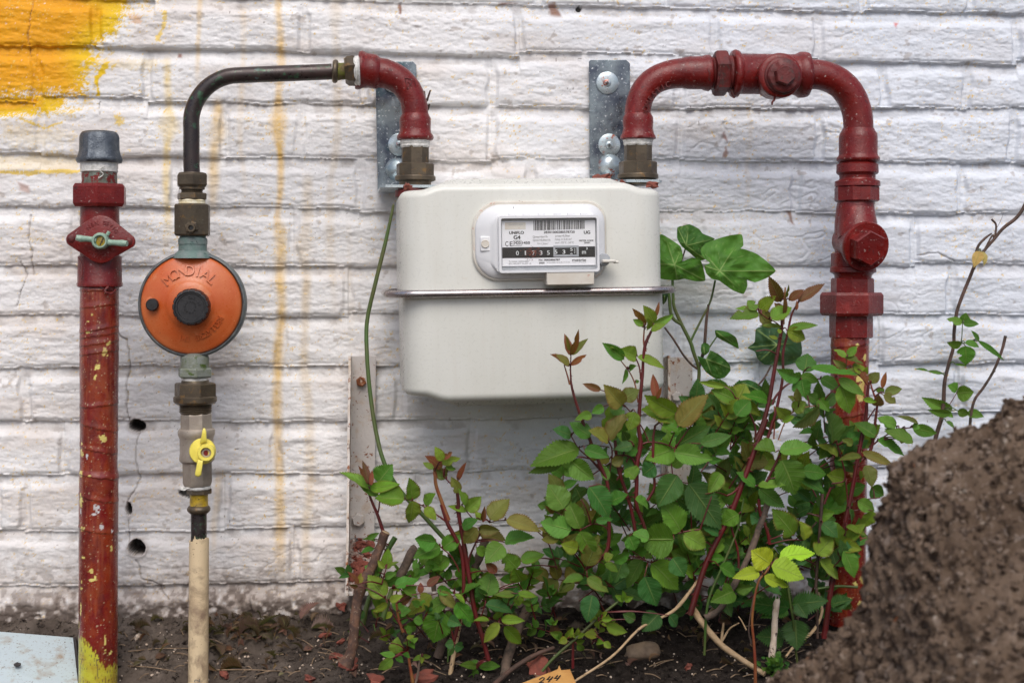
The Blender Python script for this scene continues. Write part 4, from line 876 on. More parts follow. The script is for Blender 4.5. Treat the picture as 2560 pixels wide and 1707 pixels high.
add('thread_wisps', joinm([tube(smooth_path([P(1937, 240, YE-.028), P(1936, 250, YE-.027), P(1931, 255, YE-.028), P(1930, 263, YE-.028)]), [.0016, .0009], 6, rough=.5), tube(smooth_path([P(1828, 225, YE-.01), P(1832, 236, YE-.01), P(1836, 246, YE-.01)]), [.002, .0007], 6, rough=.5),
    tube(smooth_path([P(1772+(i % 2)*3, 140+i*9, YE-.019*math.sin(.3+i*.27)) for i in range(10)]), [.0012, .0018, .0009, .0015], 6, rough=.8), tube(smooth_path([P(2024+(i % 2)*3, 143+i*9, YE-.02*math.sin(.3+i*.27)) for i in range(10)]), [.0012, .0019, .0009, .0015], 6, rough=.8)]), 'redrough', R2)
E2 = add('long_elbow', lumpy(tube([P(2018, 187, YE), P(2032, 187, YE)]+bend((2040, 187), (2100, 190), (2146, 240), (2146, 318), 24)+[P(2145.5, 334, YE)], [38*k], 44), 37), 'red', R2, sm=70)
add('lower_socket', lumpy(vert(2145.5, [(322, 39), (329, 42), (335, 46), (345, 47.5), (386, 47.5), (391, 49), (395, 53), (401, 53), (405, 49), (407, 44)], YE), 41, .0003), 'red', R2, sm=60)
add('union_rings', joinm([vert(2143.5, [(404, 43), (410, 47), (412, 51), (432, 52), (436, 49), (438, 45), (446, 44), (450, 46), (454, 55.5), (466, 56), (469, 50)], YE), hexv(2142, 466, 505, 52, YE, .08, .5, 8), vert(2141, [(503, 45), (512, 45)], YE)]), 'red', R2, sm=30)
st = [(508, 45), (520, 47), (560, 50), (600, 50), (636, 47)]
add('strainer_body', joinm([lumpy(vert(2139, st, YE, 56, 0, 2135), 43, .0003), lumpy(front(2128, 604, YE, [(-.012, 40), (.010, 47), (.026, 57), (.030, 61), (.034, 62), (.036, 60), (.036, 50)], 56, tilt=(.18, -.20)), 47, .0002), lumpy(tube([P(2141, 528, YE-.004), P(2143, 560, YE-.008), P(2146, 596, YE-.014)], [46*k, 50*k, 52*k], 44), 49, .0002),
    hexv(2134, 632, 668, 52, YE, .06, .3, 8), vert(2132.5, [(666, 52), (669, 56.5), (680, 57), (684, 50), (688, 46), (696, 45)], YE)]), 'red', R2, sm=50)
add('hex_plug', front(2121, 602, YE, [(.030, 50), (.035, 46), (.0352, 44.9), (.050, 44.5), (.0525, 41)], 6, .42, tilt=(.18, -.20)), 'red', R2, sm=20)
pw = P(2168, 624, YE)
add('lower_union', joinm([hexv(2131, 695, 735, 49.5, YE, .08, .35, 8), hexv(2129, 731, 789, 68, YE, .12, .30), hexv(2127.5, 786, 845, 50, YE, .05, .3, 8)]), 'red', R2, sm=22)
v, f, col = painted_pipe(2125, 2116, 842, 1560, [(842, 47), (1300, 46), (1560, 44)], YE, [(2128, 860, 5, 5, 'y'), (2117, 884, 3, 7, 'y'), (2150, 890, 5, 8, 'y'), (2135, 945, 12, 10, 'y'), (2141, 968, 8, 18, 'y'), (2134, 990, 14, 10, 'y'), (2128, 930, 8, 5, 'y'), (2115, 1062, 5, 5, 'y'), (2112, 1180, 4, 7, 'y'), (2140, 1120, 4, 5, 'y'), (2148, 1440, 16, 10, 'y'), (2125, 1452, 8, 7, 'y'), (2150, 1470, 9, 6, 'y'), (2110, 1486, 6, 8, 'y'), (2140, 1500, 12, 6, 'y')],
    [(862, -5, .9), (1035, -9, 1.0), (1110, -8, .9), (1180, -8, .9)], seed=50)
mesh('pipe', v, f, M['redpipe'], R2, col=col, smooth=50)

# ================================================================ wall brackets
def bracket(x0, x1, y0, y1, lean, label, xc, shelf):
    r = root('wall_bracket', (x0+x1)/2, y1, -.006, label, 'bracket', 'galvanised brackets behind the meter')
    o = [(x0, y0+4), (x0+4, y0), (x1-9, y0), (x1, y0+9), (x1+lean, y1), (x0+lean, y1)]
    v, f = prism(o, -.010, .004); add('plate', (v, f), 'galv', r, sm=0, bevel=.0006)
    a, b = P(shelf[0], shelf[4], YE-.020), P(shelf[1], shelf[4], YE-.020)
    z = a[2]; zt = P(xc, y1, -.010)[2]
    w = [(a[0], YE-.016), (a[0]+.006, YE-.022), (b[0]-.004, YE-.022), (b[0], YE-.016), (b[0]-.012, YE+.026), (P(x1+lean, y1, -.012)[0], -.012), (P(x0+lean, y1, -.012)[0], -.012), (a[0], YE+.02)]
    V = [(p, q, z) for p, q in w]+[(p, q, z-.003) for p, q in w]; n = len(w)
    add('shelf', (np.array(V), [tuple(range(n)), tuple(range(2*n-1, n-1, -1))]+[(i, (i+1) % n, (i+1) % n+n, i+n) for i in range(n)]), 'zinc', r, sm=0)
    add('drop_plate', box(P(x0+lean, y1, -.008)[0], P(x1+lean, y1, -.008)[0], -.012, -.008, z-.002, zt+.004), 'galv', r, sm=0)
    for sx, sy, rr in shelf[5]:
        w_ = add('washer', front(sx, sy, -.0102, [(0, rr), (.0014, rr), (.0018, rr-1.5), (.0018, 9)], 40), 'zinc', r)
        sc_ = add('screw', front(sx, sy, -.0118, [(0, 10), (.0018, 9), (.0026, 5.5)], 24), 'zinc', w_)
        add('cross_slot', joinm([box(*(lambda p: (p[0]-.0022, p[0]+.0022, p[1]-.0003, p[1]+.0008, p[2]-.0005, p[2]+.0005))(P(sx, sy, -.0146))), box(*(lambda p: (p[0]-.0005, p[0]+.0005, p[1]-.0004, p[1]+.0008, p[2]-.0022, p[2]+.0022))(P(sx, sy, -.0146)))]), 'black', sc_, sm=0)
    add('pressed_gusset', front(shelf[2], shelf[3], -.008, [(-.001, 33), (.004, 28), (.008, 18), (.0095, 6)], 28), 'zinc', r, sm=80)
    return r
bracket(1473, 1575, 150, 445, 2, 'galvanised wall bracket with two washers, behind the right elbow', 1524, (1552, 1656, 1524, 415, 449, [(1518, 208, 28), (1523, 363, 28)]))
bracket(938, 1041, 154, 448, 6, 'galvanised wall bracket mostly hidden by the left elbow', 990, (950, 1106, 992, 425, 462, [(998, 362, 28), (985, 205, 28)]))
r = root('broken_twig', 1075, 250, -.04, 'tiny broken twig poking out beside the left red elbow', 'twig')
add('twig', joinm([tube([P(1058, 265, -.03), P(1068, 250, -.045), P(1076, 226, -.05)], [.0018, .0009], 6), tube([P(1064, 262, -.035), P(1062, 240, -.05), P(1061, 228, -.05)], [.0012, .0008], 6), tube([P(1066, 272, -.03), P(1074, 262, -.04)], [.003, .001], 6, rough=.4)]), 'stembrown', r)
# rusting angle brackets on the wall
def angle(x_t, x_b, y0, y1, wid, label, foot, depth=.034):
    r = root('rusty_bracket', x_b, y1, -.01, label, 'bracket', 'rusting painted brackets low on the wall')
    n = 30; ys = np.linspace(y0, y1, n); V = []; xs_ = x_t+(x_b-x_t)*((ys-y0)/(y1-y0))**1.2
    pl = prism([(x_t, y0), (x_t+wid, y0), (x_b+wid, foot[0]), (x_b, foot[0])], -.009, .004); add('back_plate', pl, 'steelrust', r, sm=0, bevel=.0005)
    # side flange standing out from the wall
    a = [P(x, q, -.006) for x, q in zip(xs_, ys)]; b = [p+np.array([0, -(.024+(depth-.024)*((q-y0)/(y1-y0))**.8), (P(872, q, -.006-(.024+(depth-.024)*((q-y0)/(y1-y0))**.8))-p)[2]]) for p, q in zip(a, ys)]
    rg = []
    for p, q in zip(a, b):
        j = rnd.uniform(-.0004, .0004); rg.append([p+[0, 0, 0], q+[j, 0, 0], q+[.0028+j, -.0003, 0], p+[.003, 0, 0]])
    add('side_flange', ringmesh(rg), 'rustedge', r, sm=40)
    # foot shelf
    z = b[-1][2]+.003; x0 = b[-1][0]; x1 = P(x_b+wid, y1, -.006)[0]
    sh = box(x0-.001, x1+.004, -depth-.002, -.006, z-.0045, z); add('foot_shelf', sh, 'steelrust', r, sm=0, bevel=.001)
    return r, x0, x1, z
BR, bx0, bx1, bz = angle(872, 868, 890, 1488, 68, 'left rusty white bracket with bolts and brick crumbs on its foot', (1345,), .10)
for bx, by, rr, mt in ((903, 953, 13, 'rust'), (896, 1297, 17, 'steelrust')):
    add('bolt', lumpy(front(bx, by, -.009, [(0, rr), (.007, rr), (.008, rr-3)], 6, .3), int(bx), .0006), mt, BR, sm=30)
BR2, _, _, _ = angle(1660, 1650, 893, 1470, 72, 'right rusty white bracket half hidden between meter and roses', (1400,), .04)
add('bolt', front(1690, 990, -.009, [(0, 13), (.006, 13), (.007, 10)], 6, .3), 'steelrust', BR2)

# ---- brick crumbs, each a thing
def chip(c, r, seed, label, group='brick crumbs', cat='brick crumb', mat='brick', sq=(1.3, 1, .7)):
    v, f = blob(c, r, seed, 2 if mat == 'brick' else 3, sq, .9 if mat == 'brick' else .3); o = mesh('brick_chip' if mat == 'brick' else cat.replace(' ', '_'), v, f, M[mat], smooth=30 if mat == 'brick' else 180); return tag(o, label, cat, group)
g = np.random.RandomState(12)
rub = []
for q in range(420):
    x = g.uniform(bx0+.004, bx1-.002); y = -g.uniform(.008, .100); rub.append(blob(np.array([x, y, bz+.001+(.100+y)*.42]), g.uniform(.0012, .0032), 900+q, 1))
tag(mesh('rubble', *joinm(rub), M['rubble'], smooth=40), kind='stuff')
for q in range(26):
    x = g.uniform(bx0+.008, bx1-.004); y = -g.uniform(.010, .095)
    chip(np.array([x, y, bz+.004+(.100+y)*.42]), g.uniform(.0024, .0062), 100+q, 'broken red brick crumb among those heaped on the left rusty bracket foot', 'brick crumbs on the bracket foot')
for q, (px, py, y, r_, lb) in enumerate(((1306, 507, YM+.0, .0028, 'small red brick crumb stuck on top edge of the counter housing'),
        (1125, 461, YE-.008, .004, 'red brick crumb beside the left bracket shelf on the meter top'), (1118, 458, YE-.02, .003, 'smaller red brick crumb in front of the left bracket shelf'), (1158, 458, YE-.03, .0022, 'lone tiny red crumb on the meter top right of the left union'),
        (1500, 447, YE-.02, .0085, 'flat orange brick flake lying on the meter top before the right bracket'), (1535, 456, YE-.035, .005, 'pinkish brick crumb beside the right union flange'), (1555, 458, YE-.04, .004, 'round pebble like crumb under the right union flange'), (1632, 462, YE-.03, .0045, 'brown crumb at the right top corner of the meter'), (1018, 468, YE-.045, .0055, 'brown crumb at the left top corner of the meter'))):
    c_ = P(px, py, y); chip(c_, r_, 130+q, lb, sq=(1.4, 1, .45 if r_ > .008 else .75))
def onground(px, py, lo=-.60):
    """the point of the soil seen at a pixel"""
    ys_ = np.arange(lo, -.004, .0025); D_ = FW+(px-1280)/F*RT+np.array([0, 0, (HZ-py)/F]); p = CAM+D_*((ys_-CAM[1])/D_[1])[:, None]
    hit = np.nonzero(p[:, 2] <= gz(p[:, 0], ys_)+.001)[0]
    if len(hit): return p[hit[0]]
    return P(px, py, -.005)
def onsoil(px, py): return onground(px, py)+np.array([0, 0, .002])
for q, (px, py, r_, lb) in enumerate(((838, 1645, .007, 'red brick chip by the soil, left of the rose stump'), (868, 1660, .008, 'larger red brick chip lying next to the rose stump base'), (775, 1700, .006, 'red brick chip at the bottom edge right of the cream sleeve'), (880, 1672, .006, 'dark red brick chip below the rose stump'),
        (940, 1705, .009, 'long red brick chip standing at the bottom edge'), (1345, 1670, .013, 'big dull red brick lump behind the numbered wood piece'), (560, 1690, .005, 'reddish leaf like chip beside the cream sleeve foot'), (852, 1520, .006, 'tan brick chip on the soil near the bracket foot'), (815, 1590, .005, 'small brick chip on the leaf litter'),
        (1720, 1672, .004, 'tiny orange brick flake on the dark soil'), (1060, 1700, .009, 'red brick lump between the rose stems at the bottom'), (850, 1610, .006, 'red brick chip left of the stump'))):
    chip(onsoil(px, py), r_, 160+q, lb)
chip(onsoil(345, 1595), .0045, 190, 'pale stone chip on the soil between the two left pipes', None, 'stone chip', 'birch')
chip(onsoil(1605, 1643)+np.array([0, 0, .004]), .0145, 191, 'smooth brown oblong stone lying on the dark soil', None, 'stone', 'stone', (1.5, .9, .75))
# steel sheet at the lower left
SP = root('steel_sheet', 100, 1650, -.07, 'pale blue painted steel sheet lying against the soil at lower left', 'metal sheet')
q = [P(-260, 1556, -.030), P(183, 1592, -.030), P(200, 1745, -.130), P(-260, 1745, -.130)]
nn = np.cross(q[1]-q[0], q[3]-q[0]); nn /= np.linalg.norm(nn); nn *= np.sign(nn[1])
V = np.array(q+[p+nn*.008 for p in q]); add('sheet', (V, [(0, 1, 2, 3), (7, 6, 5, 4), (0, 4, 5, 1), (1, 5, 6, 2), (2, 6, 7, 3), (3, 7, 4, 0)]), 'plate', SP, sm=0, bevel=.0008)
V = np.array([q[1]+[.0004, 0, 0], q[1]+nn*.0085+[.004, 0, 0], q[2]+nn*.0085+[.004, 0, 0], q[2]+[.0004, 0, 0]]); 
add('dark_edge', ringmesh([V, V+np.array([.002, .001, 0])]), 'darkedge', SP, sm=0)
chip(P(45, 1664, -.088)+np.array([0, -.002, .002]), .0032, 195, 'black soil lump on the pale blue steel sheet', None, 'soil lump', 'darkedge')
# wood scrap with the number
WS = root('wood_scrap', 1380, 1700, -.27, 'orange brown scrap of split wood with handwritten 244', 'wood scrap')
o = [(1240, 1760), (1262, 1722), (1330, 1697), (1394, 1672), (1398, 1662), (1403, 1674), (1425, 1672), (1440, 1706), (1460, 1770)]
w1 = [P(a, b, -.30+(1700-b)*.0009) for a, b in o]; w2 = [p+np.array([0, .004, -.006]) for p in w1]; n = len(o)
WB = add('board', (np.array(w1+w2), [tuple(range(n)), tuple(range(2*n-1, n-1, -1))]+[(i, (i+1) % n, (i+1) % n+n, i+n) for i in range(n)]), 'wood', WS, sm=0)
ink = []
for dx, strokes in ((0, [[(0, 6), (5, 0), (11, 1), (11, 6), (3, 15), (0, 18), (12, 15)]]), (19, [[(6, 0), (0, 10), (12, 9)], [(13, 1), (5, 18)]]), (38, [[(6, 0), (0, 10), (12, 8)], [(13, 0), (6, 16)]])):
    for sp_ in strokes:
        ink.append(tube([P(1350+dx+a-b*.2, 1693+b*.78-dx*.13, -.30+(1700-(1693+b*.78-dx*.13))*.0009-.0008) for a, b in sp_], [.0008, .0007], 5))
add('handwritten_number', joinm(ink), 'ink', WB)

# ---- sticks
def stick(name, pts, r, mat, label, cat='stick', n=10, rough=.25, extra=()):
    o = root(name, *pts[0][:2], pts[0][2], label, cat)
    pr = [tube(smooth_path([P(*q) for q in pts], 6), r, n, rough=rough, seed=len(label))]
    for e, er in extra: pr.append(tube(smooth_path([P(*q) for q in e], 6), er, 8, rough=rough))
    add('wood', joinm(pr), mat, o, sm=60); return o
k2 = SCL(1700, -.2)
stick('dry_stick', [(1728, 1514, -.20), (1755, 1555, -.205), (1800, 1608, -.21), (1850, 1645, -.22), (1912, 1684, -.24)], [9*k2, 9*k2, 8*k2, 7*k2, 7*k2], 'dry', 'forked pale brown dry stick lying on the dark soil', extra=(([(1803, 1612, -.21), (1806, 1580, -.21), (1809, 1556, -.21)], [4*k2, 2.5*k2]), ([(1806, 1600, -.21), (1825, 1570, -.21), (1848, 1556, -.21)], [3*k2, 1.5*k2])))
stick('pale_stick', [(1942, 1495, -.22), (1938, 1540, -.22), (1934, 1600, -.225), (1927, 1660, -.23)], [8.5*k2, 8*k2, 8*k2, 9*k2], 'birch', 'upright pale peeling stick among nettle leaves', n=14)
stick('long_twig', [(1745, 1450, -.20), (1700, 1510, -.21), (1667, 1536, -.22), (1600, 1570, -.235), (1530, 1640, -.25), (1440, 1700, -.27), (1400, 1730, -.28)], [4*k2, 5*k2, 4*k2, 3.4*k2, 3*k2, 3*k2, 3*k2], 'dry', 'long thin brown twig slanting down towards the numbered wood')
stick('grey_stick', [(1330, 1500, -.13), (1300, 1560, -.15), (1270, 1640, -.17), (1262, 1690, -.2)], [13*k2, 13*k2, 13*k2], 'bark2', 'thick grey brown stick slanting behind the lower left rose leaves')
stick('tan_stick', [(1820, 1470, -.12), (1800, 1505, -.12), (1770, 1540, -.13)], [9*k2, 7*k2], 'dry', 'short tan stick behind the dark thick rose cane')
stick('brown_root', [(1385, 1618, -.19), (1330, 1640, -.2), (1270, 1680, -.22), (1235, 1712, -.24)], [5*k2, 6*k2, 7*k2], 'stembrown', 'dark brown root curving over the soil left of the numbered wood')
stick('hanging_twig', [(1152, 1540, -.16), (1140, 1600, -.17), (1125, 1690, -.19), (1120, 1730, -.2)], [7*k2, 6*k2, 6*k2], 'dry', 'tan bare stem rising between the red canes at the bottom', rough=.12)
stick('soil_root', [(2045, 1480, -.16), (2055, 1530, -.17), (2030, 1580, -.19), (1990, 1610, -.2), (1965, 1640, -.22)], [4*k2, 4*k2, 3*k2], 'dry', 'curved tan root beside the foot of the right red pipe')
def straw(px, py, dx, dy, i):
    a = onground(px, py); b = onground(px+dx, py+dy); m_ = (a+b)/2+np.array([0, -.002, .004]); 
    return tube(smooth_path([a+[0, 0, .002], m_, b+[0, 0, .002]]), [.0007, .0004], 5)
S_ = [straw(320, 1632, 150, -8, 0), straw(320, 1668, 120, 14, 1), straw(540, 1678, 190, 6, 2), straw(640, 1690, 60, -10, 3), straw(470, 1615, 25, 20, 4)]
for q in range(80):
    px, py = rnd.uniform(760, 2050), rnd.uniform(1560, 1700); S_.append(straw(px, py, rnd.uniform(-70, 70), rnd.uniform(-25, 25), q))
for q in range(40):
    px, py = rnd.uniform(300, 900), rnd.uniform(1580, 1700); S_.append(straw(px, py, rnd.uniform(-40, 40), rnd.uniform(-15, 15), q))
tag(add('dry_straw', joinm(S_), 'straw', None, sm=60), kind='stuff')

# ================================================================ leaves
TONE = {'G': ((.092, .235, .026), .0), 'L': ((.165, .30, .026), .5), 'O': ((.165, .19, .035), .55), 'R': ((.18, .050, .025), .5), 'Y': ((.40, .60, .035), .0), 'D': ((.045, .135, .026), .0),
        'B': ((.15, .085, .055), .0), 'T': ((.26, .17, .11), 0), 'D2': ((.07, .042, .03), 0), 'W': ((.42, .36, .15), 0)}
EDGE = np.array([.17, .035, .02])
def leaflet(base, tip, width, tone, seed, fold=.36, curl=.22, serr=.75, nrm=None):
    """one serrated leaflet between two points of the scene"""
    g = np.random.RandomState(seed & 0xffff); d = tip-base; Ln = np.linalg.norm(d)
    nrm = np.array([g.normal(0, .38), -1., .5+g.normal(0, .42)]) if nrm is None else nrm
    nrm = nrm/np.linalg.norm(nrm); d_ = d-nrm*(d @ nrm)*0
    dn = d/Ln; nn = nrm-dn*(nrm @ dn); nn /= np.linalg.norm(nn)+1e-9; wv = np.cross(nn, dn)
    ns = 30; nt_ = 4; sv = np.linspace(0, 1, ns+1)
    wp = np.clip(sv, 0, 1)**.62*np.clip(1-sv, 0, 1)**1.02; wp = wp/wp.max()*width/2
    V = []; UVs = []; C = []
    base_c, eam = TONE[tone]; bc = np.array(base_c)*g.uniform(.70, 1.35)*np.array([g.uniform(.75, 1.35), 1, g.uniform(.8, 1.5)])
    cv = curl*g.uniform(.3, 1.4); fo = fold*g.uniform(.4, 1.5); tw_ = g.uniform(-.25, .25)
    bite = g.rand() < .16; bs = g.uniform(.3, .8); bsd = g.choice([-1, 1])
    for i_, s_ in enumerate(sv):
        for j in range(-nt_, nt_+1):
            t_ = j/nt_; w = wp[i_]*abs(t_)
            ss = s_
            if abs(j) == nt_ and 0 < i_ < ns:
                w *= 1+serr*(.12 if i_ % 2 else -.08); ss = s_+(.016 if i_ % 2 else -.012)
            if bite and np.sign(j) == bsd: w *= 1-.55*math.exp(-((s_-bs)/.09)**2)
            lift = fo*w+.06*w*math.sin(s_*19+seed)*abs(t_); dr = -cv*Ln*(s_*s_)+tw_*w*np.sign(t_)*s_
            V.append(base+dn*(Ln*ss)+wv*(w*np.sign(t_))*math.cos(fo)+nn*(lift+dr+cv*Ln*s_))
            UVs.append((s_, .5+.5*t_))
            k_ = eam*max(sst(.82, 1., abs(t_)), .0)+(.35*float(n2(s_*3+seed, t_*2)) if tone in 'ORL' else 0)*eam
            C.append(bc*(1-k_)+EDGE*k_)
    m_ = 2*nt_+1; Fq = []
    for i_ in range(ns):
        for j in range(2*nt_): a = i_*m_+j; Fq.append((a, a+1, a+m_+1, a+m_))
    return np.array(V), np.array(Fq), np.array(UVs), np.array(C)
class Foliage:
    def __init__(s): s.V = []; s.Fq = []; s.U = []; s.C = []; s.n = 0
    def add(s, q):
        v, f, u, c = q; s.V.append(v); s.Fq.append(f+s.n); s.U.append(u); s.C.append(c); s.n += len(v)
    def build(s, name, par):
        if not s.V: return
        return mesh(name, np.vstack(s.V), np.vstack(s.Fq), M['leaf'], par, col=np.vstack(s.C), uv=np.vstack(s.U), smooth=180, recalc=False)
ZM = {'A': (840, 860, .2806), 'B': (820, 1260, .285), 'C': (1300, 700, .3188), 'D': (1640, 540, .3571), 'E': (1340, 1100, .3871), 'Q': (1700, 1050, .419), 'G': (2200, 450, .4466), '1': (0, 0, 1)}
def zpt(z, x, y): a, b, k_ = ZM[z]; return a+x*k_, b+y*k_
sid = [0]
def plant(name, label, cat, y0, rootpx, stems, leaves, group=None, thorn=0, fil=None, extra=None):
    """stems: (zoom, [(x,y),...], r_px list, material); leaves: (zoom, 'tone', [(bx,by,tx,ty,w),...])"""
    rt = root(name, *rootpx, y0, label, cat, group); nodes = []; byM = {}; th = []
    for z, pts, rr, mt in stems:
        q = [zpt(z, a[0], a[1]) for a in pts]; dep = [(a[2] if len(a) > 2 else y0) for a in pts]
        w = smooth_path([P(a, b, d) for (a, b), d in zip(q, dep)], 6); sc_ = SCL(q[0][0], y0)
        byM.setdefault(mt, []).append(tube(w, np.array(rr)*sc_, 10, rough=.3 if 'bark' in mt else .04, seed=len(w)))
        nodes += [(p, mt) for p in w]
        if thorn and mt == 'stemred':
            for i_ in range(2, len(w)-1, 3):
                sd_ = rnd.choice((-1, 1)); r_ = rr[0]*sc_; p = w[i_]; th.append(tube([p+[sd_*r_*.6, -.0003, 0], p+[sd_*r_*1.4, -.0004, -.0005], p+[sd_*r_*2.4, -.0004, -.0016]], [r_*.55, r_*.3, .00012], 6))
    N_ = np.array([p for p, _ in nodes]) if nodes else None
    fo = Foliage(); pet = []
    for z, tone, ls in leaves:
        for bx, by, tx, ty, w in ls:
            sid[0] += 1; g = np.random.RandomState(sid[0]); k_ = ZM[z][2]; yy = y0+g.uniform(-.022, .012)
            a = zpt(z, bx, by); b = zpt(z, tx, ty); B = P(*a, yy); Tt = P(*b, yy+g.uniform(-.012, .010)); sc_ = SCL(a[0], yy)
            fo.add(leaflet(B, Tt, w*k_*sc_*1.22, tone, sid[0]*13+5))
            if N_ is not None:
                dd = np.linalg.norm((N_-B)*[1, .35, 1], axis=1)+np.where(N_[:, 2] > B[2]+.002, .03, 0); j = int(dd.argmin())
                if dd[j] < .085:
                    m_ = (N_[j]+B)/2+np.array([0, -.003, .003]); pet.append(tube(smooth_path([N_[j], m_, B], 4), [.0009, .0006, .0005], 6, caps=False))
    if fil: fil(fo, pet)
    for mt, ps in byM.items():
        for s_ in ps: add('stem', s_, mt, rt, sm=60)
    if th: add('thorns', joinm(th), 'stemred', rt, sm=60)
    if pet: add('leaf_stalks', joinm(pet), 'stemred' if name != 'briar_shoot' else 'stemgreen', rt, sm=60)
    fo.build('foliage', rt)
    if extra: extra(rt)
    return rt
def compound(fo, pet, base, ang, size, tone, g, y, nl=5):
    """a pinnate leaf whose stalk starts at a picture point (pixels) and runs at the angle ang"""
    ang = float(ang); dx, dy = math.cos(ang), -math.sin(ang); Lr = size*1.9; bx, by = base; pts = []
    lean = g.uniform(-.02, .02); lst = []
    for s_ in (0, .35, .7, 1.0): pts.append(P(bx+dx*Lr*s_, by+dy*Lr*s_+s_*s_*size*.18, y+lean*s_))
    if pet is not None: pet.append(tube(smooth_path(pts, 3), [.0008, .0005], 6, caps=False))
    def lf(s_, da, sz):
        sid[0] += 1; a = ang+da; B = P(bx+dx*Lr*s_, by+dy*Lr*s_+s_*s_*size*.18, y+lean*s_); ln = sz
        ex = bx+dx*Lr*s_+math.cos(a)*ln; ey = by+dy*Lr*s_+s_*s_*size*.18-math.sin(a)*ln
        Tt = P(ex, ey, y+lean*s_+g.uniform(-.018, .012)); sc_ = SCL(bx, y)
        nr = np.array([g.normal(0, .4), -1, g.uniform(.1, 1.1)])
        fo.add(leaflet(B, Tt, sz*g.uniform(.56, .76)*sc_*1.08, tone, sid[0]*13+5, nrm=nr))
    lf(1.0, g.uniform(-.2, .2), size)
    for s_, k_ in ((.80, .9), (.45, .75))[:max(1, (nl-1)//2)]:
        lf(s_, g.uniform(.8, 1.15), size*k_); lf(s_, -g.uniform(.8, 1.15), size*k_)
# ================================================================ plants
plant('rose_shoot', 'young rose shoot with dark red tip leaves growing from the thick cut stump at left', 'rose shoot', -.20, (905, 1600),
    [('B', [(485, 245), (455, 150), (430, 80), (395, 0), (360, -90), (325, -190)], [4.6, 4.2, 4, 3.5, 3, 2.4], 'stemred'), ('A', [(375, 1500), (385, 1440), (388, 1400)], [2.2, 1.6], 'stemred')],
    [('A', 'L', [(300, 1290, 25, 1140, 110), (305, 1290, 570, 1245, 90)]), ('A', 'G', [(375, 1350, 180, 1215, 105), (375, 1235, 505, 1070, 175)]), ('A', 'R', [(290, 1250, 236, 1035, 62), (268, 1205, 198, 1080, 34), (312, 1258, 322, 1120, 36)]), ('A', 'O', [(300, 1290, 160, 1215, 60)])])
st_pts = [('B', [(500, 250, -.20), (450, 390, -.20), (380, 560, -.205), (290, 720, -.21), (245, 930, -.215), (225, 1180, -.22), (190, 1330, -.22), (150, 1400, -.22)], [12, 11.5, 12.5, 14, 13, 12, 15, 22], 'bark')]
def cutface(rt): add('cut_end', tube([P(*zpt('B', 505, 246), -.20), P(*zpt('B', 509, 238), -.20)], [.0048, .0040], 12), 'dry', rt, sm=30)
plant('rose_stump', 'thick leaning rose stump with fissured bark and cut top, left of the roses', 'rose stump', -.20, (870, 1655), st_pts, [], extra=cutface)
plant('cut_rose_stub', 'dark cut rose stub behind the leaning stump', 'rose stump', -.15, (1005, 1500), [('B', [(780, 385), (740, 420), (690, 520), (630, 640), (600, 740)], [13, 12, 12, 11, 10], 'bark2')], [])
plant('cut_rose_stub', 'smooth brown cut rose stem between the two red canes', 'rose stump', -.16, (1120, 1560), [('B', [(1395, 275), (1350, 400), (1285, 540), (1190, 780), (1080, 1000), (960, 1340)], [11, 11, 11, 11, 11, 12], 'bark2')], [])
plant('cut_rose_stub', 'short green and brown cut stems just right of the leaning stump', 'rose stump', -.17, (960, 1500), [('B', [(590, 290), (520, 410), (440, 620), (350, 860), (300, 1060)], [7, 7, 6, 6, 8], 'stemgreen'), ('B', [(880, 520), (915, 640), (930, 760)], [6, 6, 6], 'bark2')],
    [('B', 'G', [(345, 300, 450, 250, 45), (420, 320, 305, 310, 60), (400, 385, 290, 430, 55)])])
def fil_low(fo, pet):
    g = np.random.RandomState(31)
    for q in range(30):
        bx, by = g.uniform(930, 1400), g.uniform(1420, 1600); compound(fo, pet, (bx, by), g.uniform(.3, 2.8), g.uniform(26, 46), g.choice(['G', 'D', 'G', 'L']), g, g.uniform(-.19, -.12))
